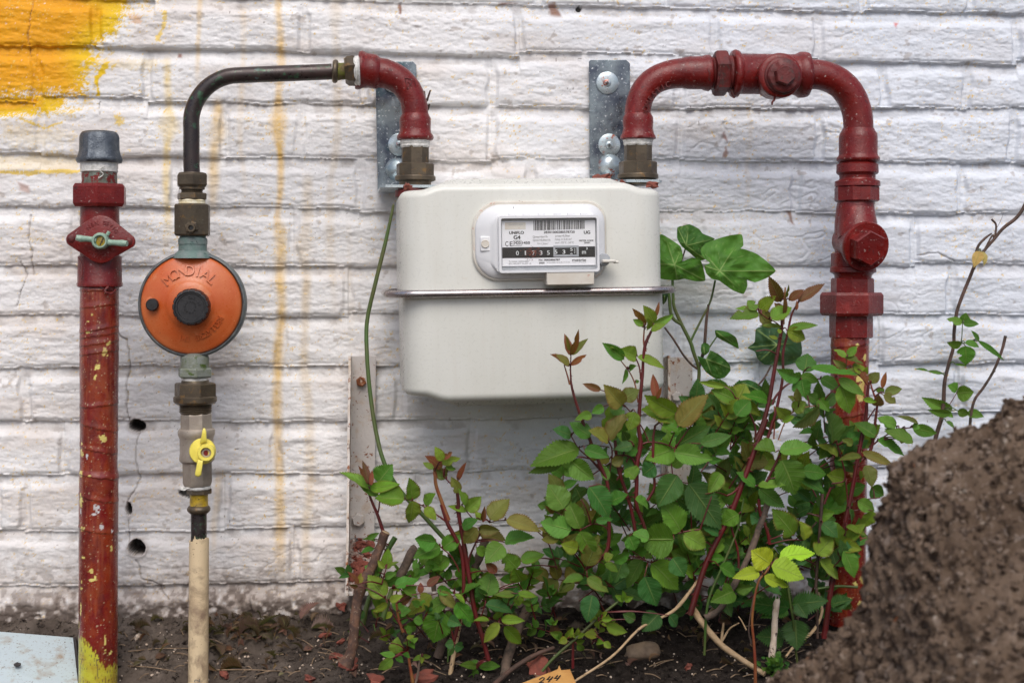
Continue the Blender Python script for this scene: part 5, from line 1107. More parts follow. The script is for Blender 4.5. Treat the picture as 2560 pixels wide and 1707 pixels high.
plant('rose_bush', 'left rose with two long thorny red canes and small olive leaves', 'rose bush', -.20, (1200, 1650),
    [('A', [(880, 1130), (890, 1250), (930, 1370), (970, 1480), (1005, 1568)], [4, 4.3, 4.6, 5, 5], 'stemyoung'), ('B', [(995, 0), (1050, 170), (1110, 280), (1165, 400), (1188, 560), (1190, 740), (1175, 900), (1130, 1100), (1090, 1250)], [4.6, 5, 5, 5, 5, 5, 5], 'stemred'),
     ('A', [(1060, 1260), (1083, 1340), (1100, 1568)], [3.6, 4.4, 5], 'stemred'), ('B', [(1130, 10), (1165, 190), (1200, 400), (1240, 650), (1290, 950), (1350, 1150), (1410, 1370)], [4.6, 5.2, 5.5, 6, 6, 6, 6], 'stemred'),
     ('A', [(1085, 1300), (1030, 1250), (960, 1180)], [2.2, 1.8, 1.4], 'stemred'), ('A', [(1085, 1250), (1085, 1180)], [1.6, 1.2], 'stemyoung'),
     ('A', [(610, 1385), (680, 1395), (790, 1450), (900, 1520), (960, 1568)], [1.2, 1.4, 1.6, 1.8], 'stemred'), ('B', [(960, 100), (1010, 130), (1060, 190)], [2, 2.2], 'stemred'), ('A', [(1120, 1430), (1165, 1490), (1230, 1568)], [1.2, 1.5], 'stemred'),
     ('B', [(930, 320), (1000, 385), (1075, 450), (1130, 540), (1150, 590)], [1.5, 1.6, 1.6], 'stemred'), ('B', [(1565, 140), (1480, 145), (1420, 160)], [1.2, 1.3], 'stemred'), ('B', [(1340, 250), (1290, 350), (1240, 470), (1230, 560)], [2, 2.4, 3], 'stemred'), ('B', [(980, 765), (1110, 780), (1190, 820), (1260, 880)], [1.4, 1.6, 1.8], 'stemred'),
     ('B', [(1390, 1010), (1450, 1010), (1530, 1040), (1560, 1060)], [1.2, 1.3], 'stemred'), ('B', [(1390, 800), (1370, 900), (1340, 990)], [1.4, 1.6], 'stemred'), ('B', [(1830, 230), (1920, 320), (1970, 440), (2010, 570)], [1.4, 1.5, 1.6], 'stemred')],
    [('A', 'L', [(610, 1382, 348, 1375, 205), (680, 1390, 650, 1188, 140), (682, 1395, 648, 1592, 145), (800, 1452, 888, 1328, 120), (788, 1458, 895, 1568, 95), (945, 1040, 880, 912, 80), (942, 1065, 1112, 1015, 72), (868, 1110, 773, 1052, 50), (975, 1095, 1068, 1115, 55), (1160, 1432, 1088, 1285, 80), (1163, 1482, 1295, 1355, 125), (1165, 1492, 995, 1440, 58), (1290, 1568, 1240, 1490, 60)]),
     ('A', 'O', [(985, 1192, 858, 1098, 92), (1090, 1325, 1025, 1180, 88), (1370, 1562, 1548, 1378, 172), (970, 1160, 1000, 1090, 45)]), ('A', 'R', [(945, 1110, 790, 995, 92), (1083, 1215, 1162, 1048, 48), (948, 1025, 1035, 960, 50), (1300, 1568, 1325, 1440, 40), (875, 1130, 905, 1190, 35)]),
     ('B', 'G', [(948, 328, 762, 300, 150), (985, 372, 748, 475, 155), (1005, 385, 1172, 262, 125), (1058, 465, 912, 590, 115), (1040, 838, 850, 955, 115), (990, 935, 925, 1212, 215), (1550, 335, 1815, 295, 145), (1530, 350, 1378, 518, 155), (1388, 805, 1440, 598, 165), (1130, 858, 1275, 1030, 130), (1300, 1420, 1150, 1410, 72), (1320, 1420, 1512, 1420, 82), (1300, 1440, 1228, 1566, 82), (1300, 1400, 1275, 1362, 45), (1300, 380, 1385, 440, 80), (1180, 210, 1320, 130, 90), (960, 740, 1100, 780, 80), (1160, 790, 1350, 700, 85), (1110, 730, 1120, 665, 65), (1200, 1060, 1250, 1000, 80)]),
     ('B', 'O', [(1318, 215, 1508, 228, 100), (1310, 205, 1188, 342, 110), (1322, 232, 1562, 320, 120), (1562, 138, 1868, 242, 135), (985, 765, 1128, 918, 92), (1240, 220, 1100, 250, 60), (1910, 300, 1985, 200, 100)]), ('B', 'L', [(905, 795, 702, 975, 155), (1110, 788, 1205, 882, 62), (1660, 562, 1530, 428, 150), (1690, 500, 1902, 440, 112), (1700, 672, 1630, 558, 140), (1415, 1015, 1272, 1022, 52), (1445, 1002, 1545, 952, 48), (1520, 1010, 1728, 1022, 78), (1500, 1040, 1368, 1212, 92), (1545, 1070, 1695, 1222, 112), (1640, 790, 1456, 795, 62), (1668, 782, 1833, 808, 60), (1670, 800, 1672, 892, 82)]), ('B', 'D', [(1380, 880, 1622, 955, 112), (1375, 820, 1300, 720, 100), (1660, 720, 1560, 830, 90), (1250, 260, 1300, 330, 120)]), ('B', 'R', [(1480, 600, 1380, 505, 70), (1355, 155, 1372, 20, 40)])],
    thorn=1, fil=fil_low)
def fil_ll(fo, pet):
    g = np.random.RandomState(41)
    for q in range(22):
        bx, by = g.uniform(900, 1130), g.uniform(1440, 1640); compound(fo, pet, (bx, by), g.uniform(.2, 2.9), g.uniform(18, 30), g.choice(['G', 'D', 'L']), g, g.uniform(-.21, -.13), 3)
plant('low_rose', 'low rose sprouts with small fresh leaves beside the stump foot', 'rose sprouts', -.225, (1020, 1690),
    [('B', [(500, 820), (560, 940), (620, 1040), (690, 1130)], [1.6, 2, 3], 'stemred'), ('B', [(600, 870), (620, 1000), (660, 1120)], [3, 4], 'stemyoung'), ('B', [(700, 1290), (720, 1420), (745, 1560)], [3, 4, 4.5], 'stemyoung'), ('B', [(820, 1330), (800, 1400), (790, 1480), (760, 1600)], [1.4, 3.2, 4], 'bark2'), ('B', [(1105, 1230), (1060, 1300), (1050, 1380)], [1.5, 2], 'stemgreen'), ('B', [(400, 1050), (415, 1110)], [1.6, 1.6], 'stemgreen'), ('B', [(560, 740), (480, 1010)], [6, 6.5], 'stemgreen'), ('B', [(515, 545), (470, 700)], [1.3, 1.6], 'stemred')],
    [('B', 'L', [(500, 815, 350, 618, 150), (515, 545, 530, 385, 85), (515, 567, 625, 503, 50), (500, 562, 437, 488, 48), (520, 868, 388, 942, 65), (600, 1312, 612, 1160, 115), (565, 1350, 440, 1448, 85), (825, 1330, 742, 1370, 42), (835, 1328, 905, 1332, 40), (820, 1340, 820, 1402, 42), (545, 850, 660, 800, 70), (560, 945, 500, 1005, 50), (740, 1170, 760, 1220, 70), (690, 1180, 760, 1150, 40), (545, 1215, 508, 1225, 20)]),
     ('B', 'G', [(500, 690, 628, 635, 92), (588, 722, 795, 665, 112), (590, 1335, 455, 1305, 55), (590, 1342, 662, 1388, 56), (640, 730, 785, 820, 120), (640, 960, 730, 930, 90), (670, 1210, 760, 1270, 90), (690, 1340, 700, 1290, 60), (750, 1010, 835, 1040, 70), (690, 1060, 720, 1150, 50), (500, 640, 600, 600, 60)]), ('B', 'D', [(1105, 1230, 1025, 1232, 75), (1105, 1245, 1050, 1325, 62), (1115, 1230, 1190, 1255, 90), (1060, 1010, 1170, 1060, 100)]),
     ('B', 'R', [(270, 700, 168, 590, 48), (262, 720, 185, 705, 40), (870, 720, 985, 630, 62), (810, 780, 812, 685, 48), (640, 860, 745, 800, 80)]), ('B', 'O', [(275, 695, 290, 600, 55), (430, 1010, 385, 940, 40)])], fil=fil_ll)
plant('arching_cane', 'long bare green cane arching down left of the meter', 'rose cane', -.14, (1200, 1480),
    [('1', [(984, 512, -.13), (965, 600, -.13), (938, 710, -.13), (918, 800, -.13), (917, 880, -.135), (925, 980, -.14), (940, 1080, -.145), (962, 1160, -.15), (1000, 1225, -.15), (1060, 1290, -.15), (1110, 1345, -.15), (1160, 1395, -.15), (1210, 1440, -.14), (1290, 1540, -.13)], [3.2, 5.2, 5.2, 5.2, 5.2, 5.2, 5.4, 5.4, 5.4, 5.5, 5.6], 'stemgreen')], [])
plant('rose_shoot', 'slim red rose shoot with a fan of folded reddish leaves before the lower meter', 'rose shoot', -.235, (1500, 1500),
    [('C', [(395, 665), (398, 760), (405, 830), (430, 930), (470, 1050), (500, 1130), (600, 1380), (680, 1568)], [1.8, 2.4, 3.2, 3.6, 4, 4.2, 4.4], 'stemred'), ('C', [(348, 670), (375, 760), (390, 820)], [1.6, 2.4], 'stemyoung'), ('C', [(400, 560), (397, 680)], [1.4, 1.7], 'stemred'), ('E', [(400, 150), (460, 275), (470, 480), (465, 690), (400, 780), (320, 830)], [4, 4.4, 4.6, 4.8, 4.6, 4.6], 'stemred'), ('E', [(285, 580), (370, 540), (440, 555), (470, 590)], [1.8, 1.6, 1.8], 'stemred')],
    [('C', 'R', [(395, 590, 348, 420, 55), (402, 585, 460, 385, 50), (385, 672, 235, 582, 75), (398, 668, 522, 585, 42)]), ('C', 'O', [(404, 585, 535, 458, 55), (385, 668, 280, 582, 60), (398, 588, 362, 430, 30)]),
     ('E', 'G', [(285, 572, 200, 378, 115), (228, 582, 28, 528, 125), (285, 588, 378, 752, 110), (385, 522, 498, 508, 42), (180, 442, 75, 285, 155)]), ('E', 'D', [(340, 300, 470, 505, 150), (290, 380, 250, 300, 110)]), ('E', 'O', [(325, 812, 405, 610, 105), (200, 690, 270, 600, 100), (150, 640, 35, 640, 60), (60, 600, 70, 560, 90)]), ('E', 'L', [(270, 700, 160, 670, 80), (305, 885, 172, 920, 65), (330, 888, 468, 980, 72), (440, 800, 530, 850, 55), (440, 770, 500, 740, 60)]), ('E', 'R', [(120, 460, 55, 425, 40), (155, 500, 165, 450, 30)])], thorn=1)
def fil_mid(fo, pet):  # inner and lower leaves mostly dark tone: shade inside the bush put into colour
    g = np.random.RandomState(51)
    for q in range(58):
        bx, by = g.uniform(1400, 1900), g.uniform(1090, 1470)
        if by < 1180 and bx < 1480: continue
        compound(fo, pet, (bx, by), g.uniform(.3, 2.9), g.uniform(36, 66), g.choice(['D', 'D', 'G', 'G', 'O']), g, g.uniform(-.17, -.08))
    for q in range(26):
        bx, by = g.uniform(1420, 1850), g.uniform(1380, 1520); compound(fo, pet, (bx, by), g.uniform(-.5, 3.6), g.uniform(36, 60), g.choice(['D', 'D', 'G']), g, g.uniform(-.20, -.10))
plant('rose_bush', 'middle rose with a tall thorny red cane in front of the right meter corner', 'rose bush', -.225, (1620, 1520),
    [('C', [(1030, 400), (985, 500), (968, 600), (962, 720), (950, 850), (938, 1000), (930, 1150), (945, 1290), (915, 1450), (905, 1568)], [3.2, 4.4, 3.6, 4, 4.6, 4.8, 5.2, 5.4, 5.6, 5.6], 'stemred'), ('C', [(975, 370), (970, 480), (985, 560)], [1.6, 2.4, 3], 'stemyoung'), ('E', [(680, 0), (655, 130), (650, 290), (650, 420), (700, 560), (740, 720)], [5.2, 5.2, 5, 4.6, 4.6], 'stemred'),
     ('C', [(905, 605), (935, 680), (948, 780)], [1.6, 2.2], 'stemred'), ('C', [(790, 630), (870, 740), (910, 850), (925, 960)], [1.3, 1.7, 1.7], 'stemyoung'), ('C', [(1060, 1140), (1045, 1240), (1040, 1400), (1045, 1540)], [3, 2.6, 2.6], 'stemred'), ('C', [(945, 1290), (1010, 1270), (1120, 1280), (1215, 1320)], [2.4, 1.8, 1.6], 'stemred'), ('C', [(800, 960), (880, 1050), (960, 1160), (1010, 1270)], [1.4, 1.6, 1.6], 'stemred'),
     ('C', [(690, 1255), (720, 1320), (720, 1400), (700, 1520)], [1.6, 2], 'stemred'), ('C', [(400, 1220), (460, 1320), (550, 1400), (640, 1500), (690, 1568)], [1.4, 1.8, 3, 4.2], 'stemred'), ('C', [(915, 1460), (870, 1390), (810, 1370), (740, 1380)], [2.6, 2, 1.6], 'stemred'), ('C', [(760, 1380), (780, 1480), (795, 1560)], [3.4, 4, 4.4], 'stemred'), ('C', [(465, 1310), (560, 1290), (640, 1300), (700, 1310)], [1.4, 1.3], 'stemred'), ('C', [(895, 1310), (820, 1450), (760, 1568)], [1.8, 2], 'stemred'), ('C', [(1070, 930), (1065, 1000)], [2, 3], 'stemred'),
     ('E', [(510, 0), (530, 180), (580, 330), (620, 470), (650, 640)], [4, 4.4, 4.4], 'stemred'), ('E', [(760, 0), (755, 170), (765, 300), (720, 390)], [3, 3.6, 3.8], 'stemred'), ('E', [(870, 615), (960, 590), (1060, 575)], [1.6, 1.8, 2], 'stemred'), ('E', [(620, 715), (700, 770), (745, 790)], [1.4, 1.4], 'stemred')],
    [('C', 'R', [(978, 370, 880, 222, 70), (1060, 295, 1092, 168, 26), (1068, 932, 1042, 736, 62), (635, 862, 490, 812, 52), (1075, 930, 1110, 835, 26)]), ('C', 'L', [(968, 355, 886, 308, 48), (1050, 335, 965, 198, 88), (1048, 338, 1204, 268, 66), (1030, 402, 1142, 350, 60), (1000, 390, 1000, 300, 62), (908, 608, 772, 545, 118), (920, 600, 1135, 695, 74), (1222, 1042, 975, 900, 150), (1212, 1090, 950, 1015, 185), (560, 1050, 425, 1100, 72), (670, 1185, 705, 975, 112), (905, 1035, 850, 1180, 110), (780, 560, 700, 530, 40), (1430, 1040, 1270, 1140, 110)]),
     ('C', 'G', [(815, 622, 645, 492, 90), (858, 700, 915, 670, 48), (832, 698, 800, 815, 42), (552, 1230, 388, 1115, 118), (465, 1322, 80, 1462, 185), (342, 1405, 65, 1512, 88), (400, 1420, 582, 1562, 155), (1212, 1322, 985, 1405, 165), (1210, 1350, 1512, 1405, 155), (655, 990, 560, 1045, 70), (720, 1000, 820, 1060, 110), (1120, 1140, 1250, 1190, 80), (690, 1570, 640, 1440, 60), (905, 800, 935, 790, 26), (505, 1330, 700, 1390, 100), (820, 1350, 925, 1330, 80)]),
     ('C', 'O', [(802, 982, 655, 818, 150), (808, 938, 935, 858, 112), (1240, 1142, 1475, 895, 175), (690, 1262, 868, 1042, 150), (692, 1262, 535, 1178, 125), (702, 1402, 548, 1400, 78), (718, 1442, 808, 1388, 80)]),
     ('C', 'D', [(402, 1220, 255, 1170, 95), (1222, 1298, 1495, 1142, 135), (1415, 1282, 1660, 1215, 92), (880, 1300, 740, 1330, 95), (840, 1260, 800, 1180, 70), (910, 1450, 820, 1520, 130), (980, 1250, 1150, 1200, 100), (1000, 1330, 930, 1260, 80), (1060, 1450, 960, 1530, 120)]),
     ('E', 'G', [(892, 640, 662, 640, 200), (945, 602, 1092, 738, 115), (742, 788, 918, 965, 155), (688, 762, 588, 958, 100), (935, 588, 805, 395, 145), (600, 620, 640, 710, 90), (730, 640, 620, 600, 80), (500, 780, 612, 715, 70), (640, 380, 725, 445, 80), (480, 400, 595, 350, 90), (640, 250, 570, 190, 110)]), ('E', 'D', [(912, 225, 785, 430, 150), (985, 278, 1195, 575, 170), (880, 760, 960, 880, 120), (700, 880, 780, 1070, 140), (560, 780, 510, 920, 100)]), ('E', 'L', [(1190, 210, 1110, 345, 100)])], thorn=1, fil=fil_mid)
def fil_r(fo, pet):  # dark tone again paints shade into the inner leaves, all of the lowest ones
    g = np.random.RandomState(61)
    for q in range(50):
        bx, by = g.uniform(1760, 2140), g.uniform(1080, 1460)
        if bx > 2070 and by < 1200: continue
        compound(fo, pet, (bx, by), g.uniform(.3, 2.9), g.uniform(34, 60), g.choice(['D', 'D', 'G', 'G', 'L']), g, g.uniform(-.20, -.10))
    for q in range(14):
        bx, by = g.uniform(1750, 2080), g.uniform(1400, 1560); compound(fo, pet, (bx, by), g.uniform(0, 3.1), g.uniform(34, 52), 'D', g, g.uniform(-.2, -.12))
plant('rose_bush', 'rose with the thickest dark red cane, slanting up between meter and right pipe', 'rose bush', -.21, (1745, 1500),
    [('D', [(880, 640), (882, 760), (865, 880), (830, 1070), (790, 1300), (740, 1480), (700, 1568)], [3, 4, 4.4, 5, 5.4, 6, 6.4], 'stemred'), ('Q', [(515, -10), (450, 170), (390, 330), (310, 540), (230, 700), (150, 870), (90, 1060), (60, 1160)], [6.4, 6.6, 6.8, 7, 7.2, 7.4, 8], 'stemred'), ('D', [(1005, 590), (950, 690), (920, 830), (890, 960), (888, 1120), (860, 1280), (820, 1440), (775, 1568)], [2, 2.8, 3.2, 3.6, 3.8, 4, 4], 'stemred'), ('D', [(905, 500), (900, 600), (890, 760)], [1.8, 3, 3.6], 'stemyoung'),
     ('D', [(720, 668), (770, 710), (830, 740), (870, 770)], [1.4, 1.6], 'stemred'), ('D', [(1150, 1140), (1040, 1140), (950, 1165), (900, 1195), (840, 1260), (812, 1320)], [1.6, 2, 2.4, 3, 3.4], 'stemred'), ('D', [(1310, 1130), (1230, 1125), (1150, 1140)], [1.3, 1.4], 'stemred'), ('D', [(1030, 1095), (1035, 1120)], [1.3, 1.5], 'stemred'), ('D', [(565, 1290), (640, 1360), (690, 1460), (698, 1540)], [1.8, 2.4, 2.8], 'stemred'), ('D', [(1140, 1330), (1060, 1335), (960, 1370), (900, 1450), (855, 1568)], [1.4, 1.5, 1.6], 'stemyoung'), ('D', [(830, 1330), (830, 1450), (825, 1560)], [1.6, 2], 'stemyoung'),
     ('Q', [(470, 470), (480, 560), (520, 660), (535, 740)], [4, 4.4, 4.4], 'stemred'), ('Q', [(555, 0), (520, 120), (500, 150)], [4, 4], 'stemred'), ('Q', [(600, 200), (550, 300), (500, 400)], [3, 3.4], 'stemred'), ('Q', [(370, 380), (320, 430), (280, 450)], [2.6, 2.4], 'stemred'), ('Q', [(300, 620), (345, 780), (350, 890)], [2.6, 3], 'stemred'), ('Q', [(380, 470), (340, 660), (240, 900), (165, 1100), (145, 1400)], [2, 3.2, 3.6, 3.4], 'stemgreen'), ('Q', [(530, 480), (470, 650), (400, 830), (250, 1110), (150, 1180)], [8, 8, 8, 9], 'bark2')],
    [('D', 'R', [(872, 600, 788, 418, 88), (870, 590, 795, 478, 50), (935, 592, 1035, 515, 55), (995, 602, 1182, 474, 68), (895, 690, 902, 545, 32), (980, 660, 985, 590, 22), (882, 650, 828, 608, 40)]), ('D', 'O', [(905, 575, 930, 478, 28), (722, 672, 800, 785, 95), (1142, 1338, 955, 1478, 130), (1000, 1300, 985, 1200, 50), (960, 1300, 920, 1260, 55)]),
     ('D', 'L', [(718, 680, 515, 722, 98), (700, 668, 552, 650, 62), (728, 665, 842, 560, 95), (805, 722, 950, 640, 100), (918, 805, 1045, 862, 92), (925, 790, 1135, 765, 55), (880, 780, 720, 770, 34), (852, 862, 788, 838, 26), (700, 660, 640, 590, 70), (925, 1400, 840, 1335, 82), (958, 1362, 1048, 1298, 84), (885, 1440, 970, 1400, 55), (700, 945, 700, 945, 1), (560, 1290, 385, 1215, 115), (570, 1285, 625, 1175, 135), (610, 1290, 735, 1400, 70), (480, 1195, 300, 1160, 45), (850, 810, 880, 800, 30)]),
     ('D', 'G', [(1040, 1092, 1062, 962, 122), (1012, 1132, 842, 1070, 100), (1020, 1145, 1045, 1270, 125), (1085, 1062, 1418, 1112, 62), (1012, 1118, 1142, 1160, 62), (1152, 1135, 1288, 1225, 85), (1278, 1140, 1462, 1258, 72), (1290, 1182, 1355, 1382, 125), (1040, 1240, 1140, 1310, 80), (1145, 1280, 1215, 1370, 80), (780, 1290, 600, 1250, 90), (560, 1400, 660, 1290, 110)]),
     ('Q', 'G', [(605, 238, 685, 442, 172), (730, 302, 872, 322, 82), (595, 190, 790, 158, 92), (570, 190, 440, 175, 120), (470, 405, 625, 520, 82), (465, 390, 628, 388, 50), (450, 395, 335, 310, 72), (150, 440, 180, 440, 1), (235, 870, 330, 930, 80), (320, 1020, 180, 1085, 115), (330, 1000, 440, 990, 70), (350, 560, 250, 620, 90)]), ('Q', 'D', [(715, 352, 862, 432, 82), (230, 680, 130, 640, 70), (510, 620, 420, 560, 90), (330, 780, 240, 700, 80), (700, 420, 780, 480, 60)]), ('Q', 'L', [(680, 685, 548, 528, 125), (742, 715, 708, 598, 95), (20, 680, 155, 760, 110)])], thorn=1, fil=fil_r)
plant('rose_bush', 'right rose with red canes crossing in front of the right red pipe', 'rose bush', -.185, (2070, 1500),
    [('D', [(1490, 1160), (1478, 1280), (1468, 1420), (1440, 1568)], [3.4, 4, 4.6, 5], 'stemred'), ('Q', [(1105, 0), (1070, 180), (1030, 400), (985, 620), (955, 790), (910, 960), (885, 1120), (860, 1300)], [5.4, 5.6, 5.6, 6, 6.4, 7, 7, 8], 'stemred'), ('D', [(1548, 1330), (1535, 1440), (1512, 1568)], [3, 3.6, 4], 'stemred'), ('Q', [(1165, 20), (1140, 170), (1085, 240)], [4, 4.2, 4], 'stemred'), ('D', [(1335, 990), (1340, 1060), (1430, 1120), (1480, 1180)], [1.5, 2, 3], 'stemyoung'), ('D', [(1500, 1150), (1510, 1200), (1545, 1300)], [1.8, 2.6], 'stemyoung'), ('D', [(1535, 1345), (1480, 1430), (1468, 1470)], [1.8, 2], 'stemred'),
     ('Q', [(1390, 42), (1290, 60), (1200, 110), (1130, 165)], [1.6, 1.8, 2, 2.4], 'stemred'), ('Q', [(905, 380), (985, 345), (940, 150), (930, 100)], [1.8, 2, 1.6], 'stemred'), ('Q', [(990, 370), (1000, 500), (990, 640)], [1.8, 2.4], 'stemred'), ('Q', [(1110, 700), (1050, 720), (990, 780)], [1.8, 2], 'stemyoung'), ('Q', [(1195, 462), (1120, 470), (1020, 490)], [1.2, 1.4], 'stemred'), ('Q', [(900, 400), (860, 500)], [3, 3], 'stemred'),
     ('Q', [(850, 440), (840, 580), (825, 780), (810, 1000)], [4, 4.4, 4, 4], 'stembrown'), ('Q', [(1060, 995), (930, 990), (820, 1005)], [3.4, 3.4, 3.2], 'stemgreen'), ('Q', [(815, 1000), (820, 1300)], [4, 4], 'stembrown')],
    [('D', 'L', [(1332, 985, 1242, 935, 48), (1338, 985, 1405, 912, 55), (1382, 1062, 1485, 1105, 66), (1598, 1232, 1538, 1215, 44), (1450, 1285, 1545, 1300, 40), (1370, 1060, 1440, 1085, 70), (1460, 1110, 1480, 1050, 30)]), ('D', 'O', [(1310, 985, 1455, 1038, 50), (1332, 1062, 1238, 1005, 50), (1500, 1170, 1565, 1095, 75), (1600, 1240, 1722, 1208, 62), (1592, 1252, 1680, 1308, 62), (1340, 1070, 1400, 1120, 40)]), ('D', 'R', [(1585, 1205, 1612, 1090, 34), (1440, 1090, 1480, 1170, 55), (1550, 1330, 1560, 1250, 70), (1340, 1000, 1330, 930, 24)]),
     ('D', 'G', [(1240, 1590, 1178, 1345, 168), (1682, 1472, 1548, 1412, 78), (1540, 1545, 1385, 1448, 95), (1700, 1568, 1600, 1490, 75), (1795, 1480, 1850, 1482, 60)]), ('D', 'O', [(1835, 1452, 1675, 1400, 42), (1745, 1490, 1700, 1568, 85)]),
     ('Q', 'G', [(1178, 118, 1338, 212, 82), (1388, 45, 1532, 78, 64), (1392, 132, 1218, 65, 85), (1290, 40, 1180, -10, 70), (975, 778, 1040, 940, 92), (1000, 130, 1075, 70, 60), (1140, 400, 1215, 450, 90), (1060, 480, 1160, 540, 70), (860, 620, 985, 740, 95), (790, 570, 925, 550, 80), (905, 145, 830, 235, 60)]), ('Q', 'L', [(985, 352, 875, 325, 92), (942, 218, 808, 150, 78), (835, 838, 945, 950, 90), (990, 635, 1118, 695, 52), (1150, 540, 1075, 640, 90), (815, 802, 915, 690, 105), (1075, 350, 1115, 320, 60)]), ('Q', 'O', [(1080, 215, 942, 240, 44), (1088, 190, 1278, 272, 52), (1108, 268, 1145, 400, 84), (1030, 150, 965, 115, 50), (1330, 60, 1320, 140, 75)]), ('Q', 'D', [(850, 615, 940, 700, 80), (700, 560, 780, 520, 60), (1010, 530, 1020, 620, 50)])], thorn=1)
plant('briar_shoot', 'tall brown leafy briar against the wall at the right edge', 'briar shoot', -.05, (2340, 1100),
    [('G', [(850, 40), (806, 150), (760, 215), (690, 270), (640, 330), (580, 400), (530, 480), (505, 540), (460, 650), (430, 740), (415, 850), (412, 930), (385, 1030), (362, 1130), (355, 1250), (345, 1330), (310, 1450), (290, 1600)], [4.6, 4.6, 4.4, 4, 4, 4.4, 4.4, 4.4, 4.4, 4.4, 4.8, 5.5, 5.5, 5.5], 'stembrown'), ('G', [(525, 500), (535, 430), (550, 370), (590, 325), (625, 300)], [4, 3.6, 3.4, 2], 'stembrown'), ('G', [(590, 380), (630, 310), (640, 330), (650, 255), (625, 220)], [2.2, 2.6, 2.6, 2.8], 'stembrown'), ('G', [(430, 925), (455, 900), (462, 800)], [1.4, 1.2], 'stemgreen'), ('G', [(455, 915), (550, 900), (580, 925)], [1.4, 1.2], 'stemgreen'), ('G', [(385, 1265), (430, 1190)], [1.2, 1], 'stemred'), ('G', [(640, 290), (670, 240), (688, 195)], [.7, .4], 'stembrown')],
    [('G', 'G', [(460, 802, 372, 778, 40), (460, 800, 482, 742, 60), (466, 806, 554, 806, 40), (455, 922, 374, 908, 46), (478, 928, 480, 1035, 85), (475, 912, 556, 935, 42), (552, 902, 510, 842, 26), (550, 902, 695, 1010, 30), (345, 1085, 262, 1070, 22), (270, 1070, 195, 1058, 16), (430, 1178, 378, 1150, 62), (428, 1192, 525, 1185, 82), (405, 1290, 232, 1215, 72), (398, 1305, 265, 1285, 45), (350, 1300, 410, 1330, 40), (435, 1292, 500, 1310, 45), (490, 1300, 582, 1325, 46), (370, 1350, 415, 1390, 28), (420, 1030, 490, 1040, 12)]), ('G', 'W', [(560, 400, 525, 490, 55), (565, 400, 582, 480, 40)])])
plant('bare_twig', 'bare cut brown twig leaning at the far right above the soil heap', 'twig', -.05, (2430, 1060), [('G', [(703, 872), (680, 960), (635, 1070), (580, 1160), (535, 1220), (515, 1280), (505, 1360), (500, 1500)], [4, 3.4, 3.4, 3.6, 3.6, 4], 'stembrown'), ('G', [(632, 1075), (645, 1068)], [3, 2], 'stembrown')], [])
plant('lime_seedling', 'bright lime green seedling with four broad leaves in front of the right roses', 'seedling', -.27, (1890, 1700),
    [('Q', [(545, 860), (510, 910), (470, 960), (445, 1060), (430, 1200), (440, 1320), (448, 1450), (450, 1600)], [3, 3, 3, 3.2, 3.6, 4, 4.6], 'stemyoung'), ('Q', [(440, 1040), (410, 1240), (425, 1330)], [1.4, 2, 3], 'stembrown'), ('Q', [(395, 1250), (370, 1200), (350, 1170)], [2, 1.2], 'dry')],
    [('Q', 'Y', [(540, 856, 424, 775, 125), (592, 822, 806, 795, 100), (545, 868, 740, 945, 135), (472, 905, 312, 942, 75), (502, 928, 645, 995, 62)])])
# nettle
def nettle(fo, pet):
    for bx, by, tx, ty, w in ((655, 1115, 370, 1075, 130), (668, 1100, 885, 1075, 125), (690, 1190, 700, 1372, 160), (645, 1110, 630, 945, 75), (620, 1300, 452, 1290, 125), (945, 1115, 1010, 1075, 120), (640, 1130, 480, 1180, 110), (700, 1090, 760, 1180, 90), (520, 1110, 440, 1110, 100), (900, 1100, 1030, 1070, 90)):
        g = np.random.RandomState(int(bx)); y = -.20+g.uniform(-.02, .02); a, b = zpt('Q', bx, by), zpt('Q', tx, ty)
        fo.add(leaflet(P(*a, y), P(*b, y-.012), w*.419*SCL(1950, y), 'D', int(bx*7+w), serr=2.0, fold=.2))
def tuft(fo, pet):
    g = np.random.RandomState(9)
    for q in range(70):
        bx, by = 1935+g.normal(0, 12), 1668+g.normal(0, 16); a = g.uniform(.2, 2.9); l = g.uniform(10, 22); y = -.235+g.uniform(-.01, .01)
        fo.add(leaflet(P(bx, by, y), P(bx+math.cos(a)*l, by-math.sin(a)*l, y+g.uniform(-.006, .004)), l*.7*SCL(1935, y), 'G' if q % 3 else 'D', q*31, serr=3))
plant('nettle', 'dark green nettle with deeply toothed leaves near the heap', 'nettle', -.20, (1985, 1560), [('Q', [(640, 960), (660, 1110), (675, 1200), (690, 1360), (700, 1450)], [3, 3, 3, 3], 'stemgreen')], [], fil=nettle)
plant('small_herb', 'small curly green tuft at the foot of the pale stick', 'herb', -.235, (1935, 1695), [('1', [(1935, 1670), (1937, 1700), (1940, 1730)], [2, 2], 'stemgreen')], [], fil=tuft)
def seed3(fo, pet):
    g = np.random.RandomState(77)
    for bx, by, sz in ((1500, 1545, 26), (1440, 1590, 24), (1400, 1600, 20), (1520, 1560, 26), (1380, 1560, 20), (1560, 1500, 26)):
        for a in (.5, 1.6, 2.7): 
            y = -.225; b = a+g.uniform(-.3, .3); fo.add(leaflet(P(bx, by, y), P(bx+math.cos(b)*sz, by-math.sin(b)*sz, y-.004), sz*.66*SCL(bx, y), 'L' if sz > 21 else 'G', int(bx+a*9)))
